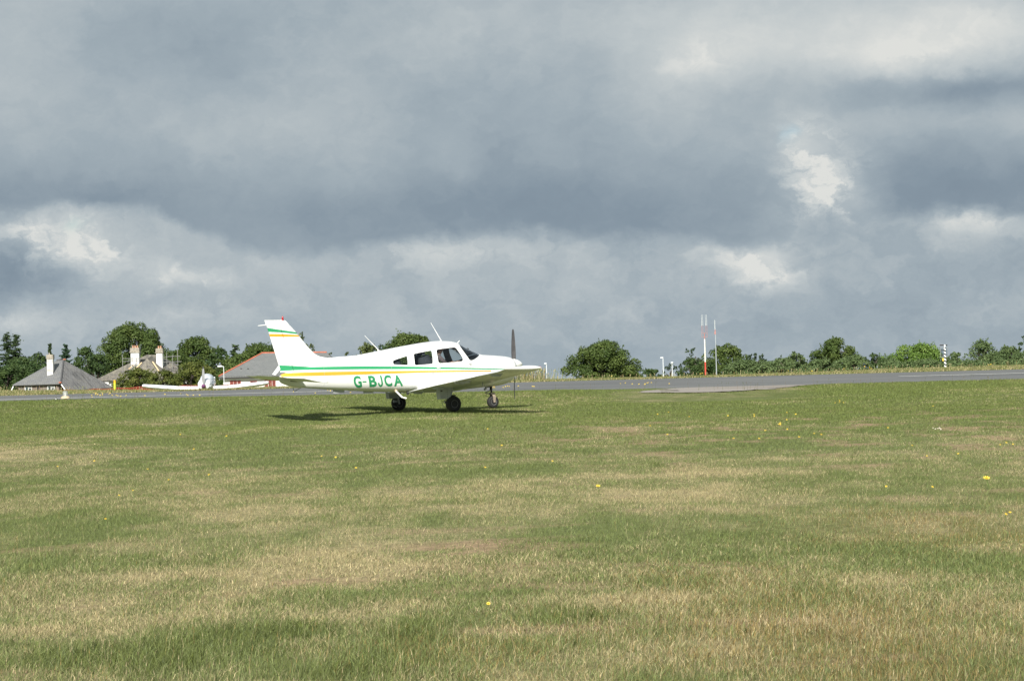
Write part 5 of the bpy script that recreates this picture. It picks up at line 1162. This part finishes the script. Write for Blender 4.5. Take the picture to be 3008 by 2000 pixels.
# ---------------------------------------------------------------- orange netting fence
NETM = pmat('orange_net', (.24, .036, .020), .9, var=.25)
NT = empty('netting_fence', (-22, 121, float(T(-22, 121))), 0, 'sagging orange plastic netting fence on posts beyond the runway', 'fence')
mb = MB(); Xn = np.arange(-25.6, -15.2, .11)
def ntop(x): return 1.87-.06*(x < -22.4)-.05*abs(math.sin((x+33)/2.5*math.pi))+.03*math.sin(x*5)
for x in Xn:
    g_ = float(T(x, 121)); z0 = g_+.03; z1 = ntop(x); mb.add([(x+22, 0, z0-T(-22, 121)), (x+22+.055, .01, z0-T(-22, 121)), (x+22+.055, .01, z1-T(-22, 121)), (x+22, 0, z1-T(-22, 121))], [(0, 1, 2, 3)])
for k in range(9):
    for x in np.arange(-25.5, -15.2, .5):
        P_ = [(xx, float(T(xx, 121))+.03+(ntop(xx)-float(T(xx, 121))-.07)*k/8) for xx in (x, x+.5)]; b0 = float(T(-22, 121))
        mb.add([(P_[0][0]+22, -.006, P_[0][1]-b0), (P_[1][0]+22, -.006, P_[1][1]-b0), (P_[1][0]+22, -.004, P_[1][1]+.045-b0), (P_[0][0]+22, -.004, P_[0][1]+.045-b0)], [(0, 1, 2, 3)])
mb.build('netting', NETM, NT)
for x in np.arange(-25.5, -15, 2.5): MB().tube([(x+22, .05, float(T(x, 121))-.2-float(T(-22, 121))), (x+22, .05, ntop(x)+.04-float(T(-22, 121)))], .025, 6).build('post', pmat('net_post', (.20, .12, .08), .8) if 'net_post' not in bpy.data.materials else bpy.data.materials['net_post'], NT, 50)

# ---------------------------------------------------------------- parked aeroplane beyond the runway
P2 = empty('parked_aeroplane', (-15.75, 110, float(T(-15.75, 110))), R(-88), 'white low wing aeroplane parked nose on beyond the runway beside the white house', 'aircraft')
hz = 1.77-float(T(-15.75, 110))
WH2 = pmat('white_gelcoat', (.80, .82, .84), .25, var=.04, coat=.4); VIO = pmat('purple_spinner', (.16, .05, .14), .35)
fu = MB()
def ell(x, z, w, h, n=20): return [(x, w*math.cos(2*math.pi*k/n), z+h*math.sin(2*math.pi*k/n)) for k in range(n)]
fu.loft([ell(x, hz+dz, w, h) for x, dz, w, h in ((.0, .02, .13, .13), (-.06, .05, .28, .22), (-.3, .10, .34, .28), (-.8, .13, .37, .33), (-1.5, .15, .38, .36), (-2.3, .15, .35, .33), (-3.4, .16, .26, .24), (-5.0, .22, .10, .12))]); fu.build('fuselage', WH2, P2, 50)
cp = MB(); cp.loft([ell(x, hz+.35, w, h) for x, w, h in ((-.75, .05, .03), (-1.0, .29, .20), (-1.5, .34, .31), (-2.1, .33, .31), (-2.8, .28, .22), (-3.2, .1, .06))]); cp.build('canopy', pmat('canopy_shine', (.55, .60, .64), .12, var=.1, spec=.8), P2, 50)
for s in (-1, 1):
    w2 = MB(); w2.loft([[(-.75-c*(u)*1.0, s*y, hz-.10+zz+c*.21*th*sg) for sg, u, th in ((1, 0, 0), (1, .08, .5), (1, .3, .62), (1, .7, .3), (1, 1, 0.02), (-1, .7, .25), (-1, .3, .5), (-1, .08, .4))] for y, c, zz in ((.35, 1.35, -.06), (1.4, 1.25, -.01), (2.9, .95, .15), (3.15, .8, .19), (3.22, .5, .20))]); w2.build('wing', WH2, P2, 50)
pr2 = MB()
for s in (1, -1): pr2.loft([[(.08+u*.5*c*.4, u*.5*c, hz+s*r_), (.08+.012, 0, hz+s*r_), (.08-u*.5*c*.4, -u*.5*c, hz+s*r_), (.08-.012, 0, hz+s*r_)] for u, c, r_ in ((1, .11, .08), (1, .15, .3), (1, .14, .55), (1, .11, .8), (1, .07, .92))])
p2p = pr2.build('propeller', pmat('grey_propeller', (.28, .29, .30), .4), P2); MB().lathe([(.001, .25), (.05, .21), (.10, .12), (.125, .0)][::-1], 16, 'X', (.02, 0, hz)).build('spinner', VIO, p2p, 50)
tips_ = MB(); [tips_.box((.08, 0, hz+s*.95), (.03, .075, .10)) for s in (1, -1)]; tips_.build('blade_tip', DARK, p2p)
for s in (-1, 1):
    lg = MB(); lg.tube([(-1.4, s*.4, hz-.2), (-1.4, s*.9, .22)], .04, 8); l_ = lg.build('gear_leg', WH2, P2, 50); MB().lathe([(.08, -.06), (.17, -.06), (.2, 0), (.17, .06), (.08, .06)], 18, 'Y', (-1.4, s*.98, .2)).build('tyre', RUBBER, l_, 50)
lg = MB(); lg.tube([(-.25, 0, hz-.1), (-.15, 0, .2)], .035, 8); l_ = lg.build('nose_leg', WH2, P2, 50); MB().lathe([(.07, -.05), (.15, -.05), (.17, 0), (.15, .05), (.07, .05)], 18, 'Y', (-.15, 0, .18)).build('tyre', RUBBER, l_, 50)
MB().loft([[(-4.9, y, hz+.3), (-5.5, y, hz+.3), (-5.6, y, hz+.50), (-5.35, y, hz+.50)] for y in (-.03, .03)]).build('fin', WH2, P2)
MB().loft([[(-4.7, y, hz+.0), (-5.3, y, hz+.0), (-5.3, y, hz-.04), (-4.7, y, hz-.04)] for y in (-1.2, 1.2)]).build('tailplane', WH2, P2)
GDEC = pmat('grey_decal', (.16, .17, .19), .5)
for x in (-.75, -.98, -1.2): MB().loft([[(x, s_*.36, hz+.02), (x-.10, s_*.365, hz+.02), (x-.16, s_*.345, hz+.26), (x-.06, s_*.335, hz+.26)] for s_ in (1., 1.05)]).build('side_decal', GDEC, P2)

# ---------------------------------------------------------------- masts, lamps, posts
GALV = pmat('galvanised_pole', (.42, .46, .50), .5, metal=.3, var=.15); MRED = pmat('mast_red', (.55, .07, .045), .5, var=.15); MWH = pmat('mast_white', (.78, .76, .68), .5, var=.1); FRM = pmat('faded_red_frame', (.40, .20, .19), .6, var=.2); WHIP = pmat('whip_white', (.75, .78, .76), .5)
g0 = float(T(11.59, 130)); M1 = empty('antenna_mast', (11.59, 130, g0), 0, 'red and white mast with a frame holding four white whip aerials', 'mast')
MB().tube([(0, 0, -.1), (0, 0, 2.47-g0)], .048, 10).build('red_pole', MRED, M1, 50); MB().tube([(0, 0, 2.47-g0), (0, 0, 3.85-g0)], [.045, .038], 10).build('white_pole', MWH, M1, 50)
fm = MB(); fm.tube([(0, 0, 3.85-g0), (0, 0, 4.22-g0)], .03, 8)
for x in (-.16, .16): fm.tube([(x, 0, 3.97-g0), (x, 0, 4.66-g0)], .011, 6)
for x in (-.08, .07): fm.tube([(x, 0, 4.2-g0), (x, 0, 4.66-g0)], .009, 6)
for z in (3.97, 4.20): fm.tube([(-.17, 0, z-g0), (.17, 0, z-g0)], .011, 6)
fm.build('frame', FRM, M1, 50)
for x in (-.155, -.08, .075, .155): MB().tube([(x, 0, 4.66-g0), (x, 0, 5.32-g0)], [.009, .006], 6).build('whip_aerial', WHIP, M1, 50)
M2 = empty('radio_pole', (12.25, 130, g0), 0, 'slim grey pole topped by one thick white aerial', 'mast')
MB().tube([(0, 0, -.1), (0, 0, 4.25-g0)], [.034, .026], 10).build('pole', GALV, M2, 50); bx = MB(); bx.box((-.02, 0, 4.20-g0), (.09, .07, .16)); bx.tube([(-.01, 0, 4.2-g0), (-.01, 0, 4.4-g0)], .03, 6); bx.build('clamp', FRM, M2); MB().tube([(-.02, 0, 4.36-g0), (-.02, 0, 4.97-g0)], [.016, .012], 8).build('whip_aerial', WHIP, M2, 50)
LW = pmat('lamp_white', (.72, .76, .80), .5, var=.08)
def lamp(x, y, zt, kind, lab):
    g_ = float(T(x, y)); e = empty('street_lamp', (x, y, g_), 0, lab, 'lamp post', 'short lamp posts behind the runway'); h = zt-g_
    MB().tube([(0, 0, -.1), (0, 0, h)], [.030, .024], 8).build('pole', LW, e, 50); hb = MB()
    if kind == 'arm': hb.box((-.08, 0, h+.01), (.19, .10, .07))
    elif kind == 'long': hb.tube([(0, 0, h), (-.12, 0, h+.03)], .03, 6); hb.tube([(-.12, 0, h+.03), (-.22, 0, h+.03), (-.42, 0, h+.02)], [.05, .085, .06], 8)
    elif kind == 'cup': hb.lathe([(.04, h-.02), (.09, h+.04), (.10, h+.10), (.07, h+.12)], 12)
    else: hb.ball((-.06, 0, h+.01), (.10, .08, .065), n=8)
    hb.build('lamp_head', LW, e, 50)
lamp(2.19, 140, 2.68, 'ball', 'lone white lamp post just right of the aircraft wing tip'); lamp(9.75, 140, 2.88, 'arm', 'white lamp post with a short arm left of the open branched tree')
lamp(10.33, 140, 2.48, 'cup', 'low lamp post with a cup shaped head behind the sparse bush'); lamp(-20.06, 150, 3.14, 'long', 'white lamp post with long head above the corner of the white house')
# spiral striped post with bracketed panel
g1_ = float(T(24.02, 120)); SPp = empty('striped_post', (24.02, 120, g1_), 0, 'black and white spiral striped post with a small crossbar and panel', 'post'); h = 3.0-g1_
m, t, b = newmat('spiral_stripe'); L = t.links.new; tc = t.nodes.new('ShaderNodeTexCoord'); sp = t.nodes.new('ShaderNodeSeparateXYZ'); L(tc.outputs['Object'], sp.inputs[0])
def mm(op, a, c):
    n = t.nodes.new('ShaderNodeMath'); n.operation = op
    for i, q in enumerate((a, c)):
        if hasattr(q, 'is_linked'): L(q, n.inputs[i])
        else: n.inputs[i].default_value = q
    return n.outputs[0]
ang = mm('DIVIDE', mm('ARCTAN2', sp.outputs[1], sp.outputs[0]), 2*math.pi); ph = mm('FRACT', mm('ADD', mm('MULTIPLY', sp.outputs[2], 5.2), mm('MULTIPLY', ang, 1.0)), 0)
mx_ = t.nodes.new('ShaderNodeMix'); mx_.data_type = 'RGBA'; L(mm('GREATER_THAN', ph, .5), mx_.inputs[0]); mx_.inputs[6].default_value = (.8, .8, .8, 1); mx_.inputs[7].default_value = (.03, .05, .045, 1); L(mx_.outputs[2], b.inputs['Base Color']); b.inputs['Roughness'].default_value = .5
MB().tube([(0, 0, -.1), (0, 0, h-.12)], .065, 16).build('pole', m, SPp, 50); MB().tube([(0, 0, h-.12), (0, 0, h+.03)], .055, 10).build('cap', LW, SPp, 50)
MB().box((-.16, 0, h), (.22, .08, .07)).build('crossbar', DARK, SPp); MB().box((.09, 0, h-.01), (.10, .07, .07)).build('crossbar', DARK, SPp)
br = MB(); [br.box((-.10, .05, z-g1_), (.24, .04, .05)) for z in (2.72, 2.44)]; br.build('bracket', DARK, SPp)
pf = MB(); [pf.box(c, s) for c, s in (((-.23, .08, 2.60-g1_), (.02, .03, .5)), ((.16, .08, 2.60-g1_), (.02, .03, .5)), ((-.035, .08, 2.85-g1_), (.37, .03, .02)), ((-.035, .08, 2.35-g1_), (.37, .03, .02)))]; pfo = pf.build('panel_frame', GREYM, SPp)
MB().box((-.035, .085, 2.60-g1_), (.37, .01, .48)).build('clear_panel', glassmat('panel_glass', (.8, .84, .86)), pfo)
MB().box((-.12, -.02, 2.20-g1_), (.09, .06, .16)).build('yellow_box', pmat('box_yellow', (.65, .48, .05), .5), SPp)
# marker post, runway edge lamp, small black lamp
gy = float(T(-17.87, 96.4)); YP = empty('marker_post', (-17.77, 96.4, gy), 0, 'short yellow marker post with a lime band on the left verge', 'post')
YEL = pmat('marker_yellow', (.80, .47, .02), .45, var=.08); MB().tube([(0, 0, -.05), (0, 0, .10)], .038, 10).build('foot', YEL, YP, 50); MB().tube([(0, 0, .20), (0, 0, .50)], [.05, .05], 12).build('sleeve', YEL, YP, 50); MB().tube([(0, 0, .10), (0, 0, .36)], .052, 12).build('lime_band', pmat('marker_lime', (.60, .70, .06), .45), YP, 50)
def frosted(name):
    m = glassmat(name, (.9, .92, .92)); t = m.node_tree; o = t.nodes['Material Output']; src = o.inputs[0].links[0].from_socket
    d = t.nodes.new('ShaderNodeBsdfDiffuse'); d.inputs[0].default_value = (.75, .76, .74, 1); q = t.nodes.new('ShaderNodeMixShader'); q.inputs[0].default_value = .28
    t.links.new(src, q.inputs[1]); t.links.new(d.outputs[0], q.inputs[2]); t.links.new(q.outputs[0], o.inputs[0]); return m
xe, ye = -14.72, 71.0; ge = float(T(xe, ye)); EL = empty('runway_edge_light', (xe, ye, ge), 0, 'clear domed runway edge light on a cream base at the left', 'lamp')
ez = .07
bs = MB(); bs.lathe([(.15, ez), (.15, ez+.03), (.12, ez+.07), (.085, ez+.085)], 20); bs.lathe([(.05, -.05), (.05, ez)], 10); bs.build('base', pmat('cream_cast', (.55, .45, .30), .6, var=.15), EL, 40)
dm = MB(); dm.lathe([(.078, ez+.085), (.080, ez+.16), (.078, ez+.22), (.06, ez+.245), (.02, ez+.252), (.001, ez+.252)], 20); dm.build('dome', frosted('lens_glass'), EL, 50)
MB().tube([(0, 0, ez+.08), (0, 0, ez+.2)], [.03, .022], 8).build('bulb', WHIP, EL, 50)
xb, yb = -15.02, 71.0; gb = float(T(xb, yb)); BL = empty('ground_marker', (xb, yb, gb), 0, 'small black domed marker in the grass beside the clear runway light', 'marker')
bd = MB(); bd.lathe([(.045, -.03), (.045, .05), (.035, .08), (.015, .095), (.001, .097)], 16); bd.build('dome', DARK, BL, 50); MB().box((.0, -.042, .065), (.03, .02, .03)).build('lens', WHIP, BL)

# ---------------------------------------------------------------- flowers
YF = pmat('petal_yellow', (.80, .62, .07), .5, var=.1); STM = pmat('flower_stem', (.09, .14, .03), .7); WF = pmat('petal_white', (.8, .8, .78), .6); ORF = pmat('petal_centre', (.75, .38, .02), .6)
def flower_mesh(name, r, h, mat, n=9):
    mb = MB(); mb.tube([(0, 0, -h), (.004, 0, -h*.4), (0, 0, 0)], max(.0018, r*.09), 5, 0)
    for k in range(n):
        a = 2*math.pi*k/n; da = .55*math.pi/n*1.5; up = Vector((0, -.55, .83)); u = Vector((1, 0, 0)); w = up.cross(u)
        d_ = lambda a_, q, z: tuple(u*math.cos(a_)*q+w*math.sin(a_)*q+up*z)
        mb.add([d_(a, r*.15, 0), d_(a-da, r*.7, r*.18), d_(a, r, r*.28), d_(a+da, r*.7, r*.18)], [(0, 1, 2, 3)], 1)
    mb.ball((0, -.004, .006), r*.3, 2, 6)
    me = mb.mesh(name); [me.materials.append(q) for q in (STM, mat, ORF)]; return me
FM = {k: flower_mesh('yellow_flower', r, h, YF) for k, r, h in (('edge', .027, .30), ('far', .034, .22), ('mid', .020, .16), ('near', .018, .13), ('big', .030, .16))}
WM = flower_mesh('daisy', .015, .10, WF)
FL = {'left': ('edge', 'yellow flower in the loose cluster at the runway edge below the marker post', 'yellow flowers at the runway edge below the marker post'), 'midleft': ('edge', 'yellow flower at the runway edge below the parked aeroplane', 'yellow flowers below the parked aeroplane'),
      'tail': ('edge', 'yellow flower at the runway edge under the aircraft tail', 'yellow flowers under the aircraft tail'), 'nose': ('edge', 'yellow flower at the runway edge by the aircraft nose wheel', 'yellow flowers by the nose wheel'),
      'right': ('edge', 'yellow flower at the runway edge left of the pinkish apron', 'yellow flowers left of the apron'), 'field': ('mid', 'small yellow flower in the grass right of the aircraft', 'yellow flowers in the right field'),
      'leftfield': ('mid', 'small yellow flower in the grass left of and below the aircraft', 'yellow flowers in the left field')}
def flower(me, x, y, off, lab, grp, s=1.):
    o = bpy.data.objects.new(me.name, me); COL.objects.link(o); rd = random.Random(x*7+y)
    o.location = (x, y, float(T(x, y))+off); o.rotation_euler = (rd.uniform(-.2, .2), rd.uniform(-.2, .2), rd.uniform(-.6, .6)); o.scale = (s*rd.uniform(.85, 1.1),)*3; tag(o, lab, 'flower', grp)
for k, (mk, lab, grp) in FL.items():
    for x, y, off in FLOWERS[k]: flower(FM[mk if y > 26 or mk == 'edge' else 'near'], x, y, min(max(off, .09), .32), lab, grp, 1. if y > 34 or mk == 'edge' else .85)
for (x, y, off), lab, s in zip(FLOWERS['big'], ('brightest yellow bloom among the small flowers in the right field', 'single yellow flower alone on the dry straw patch', 'big yellow flower standing in long grass near the right edge'), (1.15, .85, 1.35)): flower(FM['big'], x, y, .13 if s > 1 else .10, lab, 'single large yellow flowers', s)
for x, y, off in FLOWERS['daisy']: flower(WM, x, y, .09, 'white daisy in the tight little group in the right field', 'white daisies in the right field')
for x, y, off in VERGE_FLOWERS: flower(FM['far'], x, y, min(max(off, .1), .3), 'yellow flower on the dry verge along the far runway edge', 'yellow flowers on the far verge')
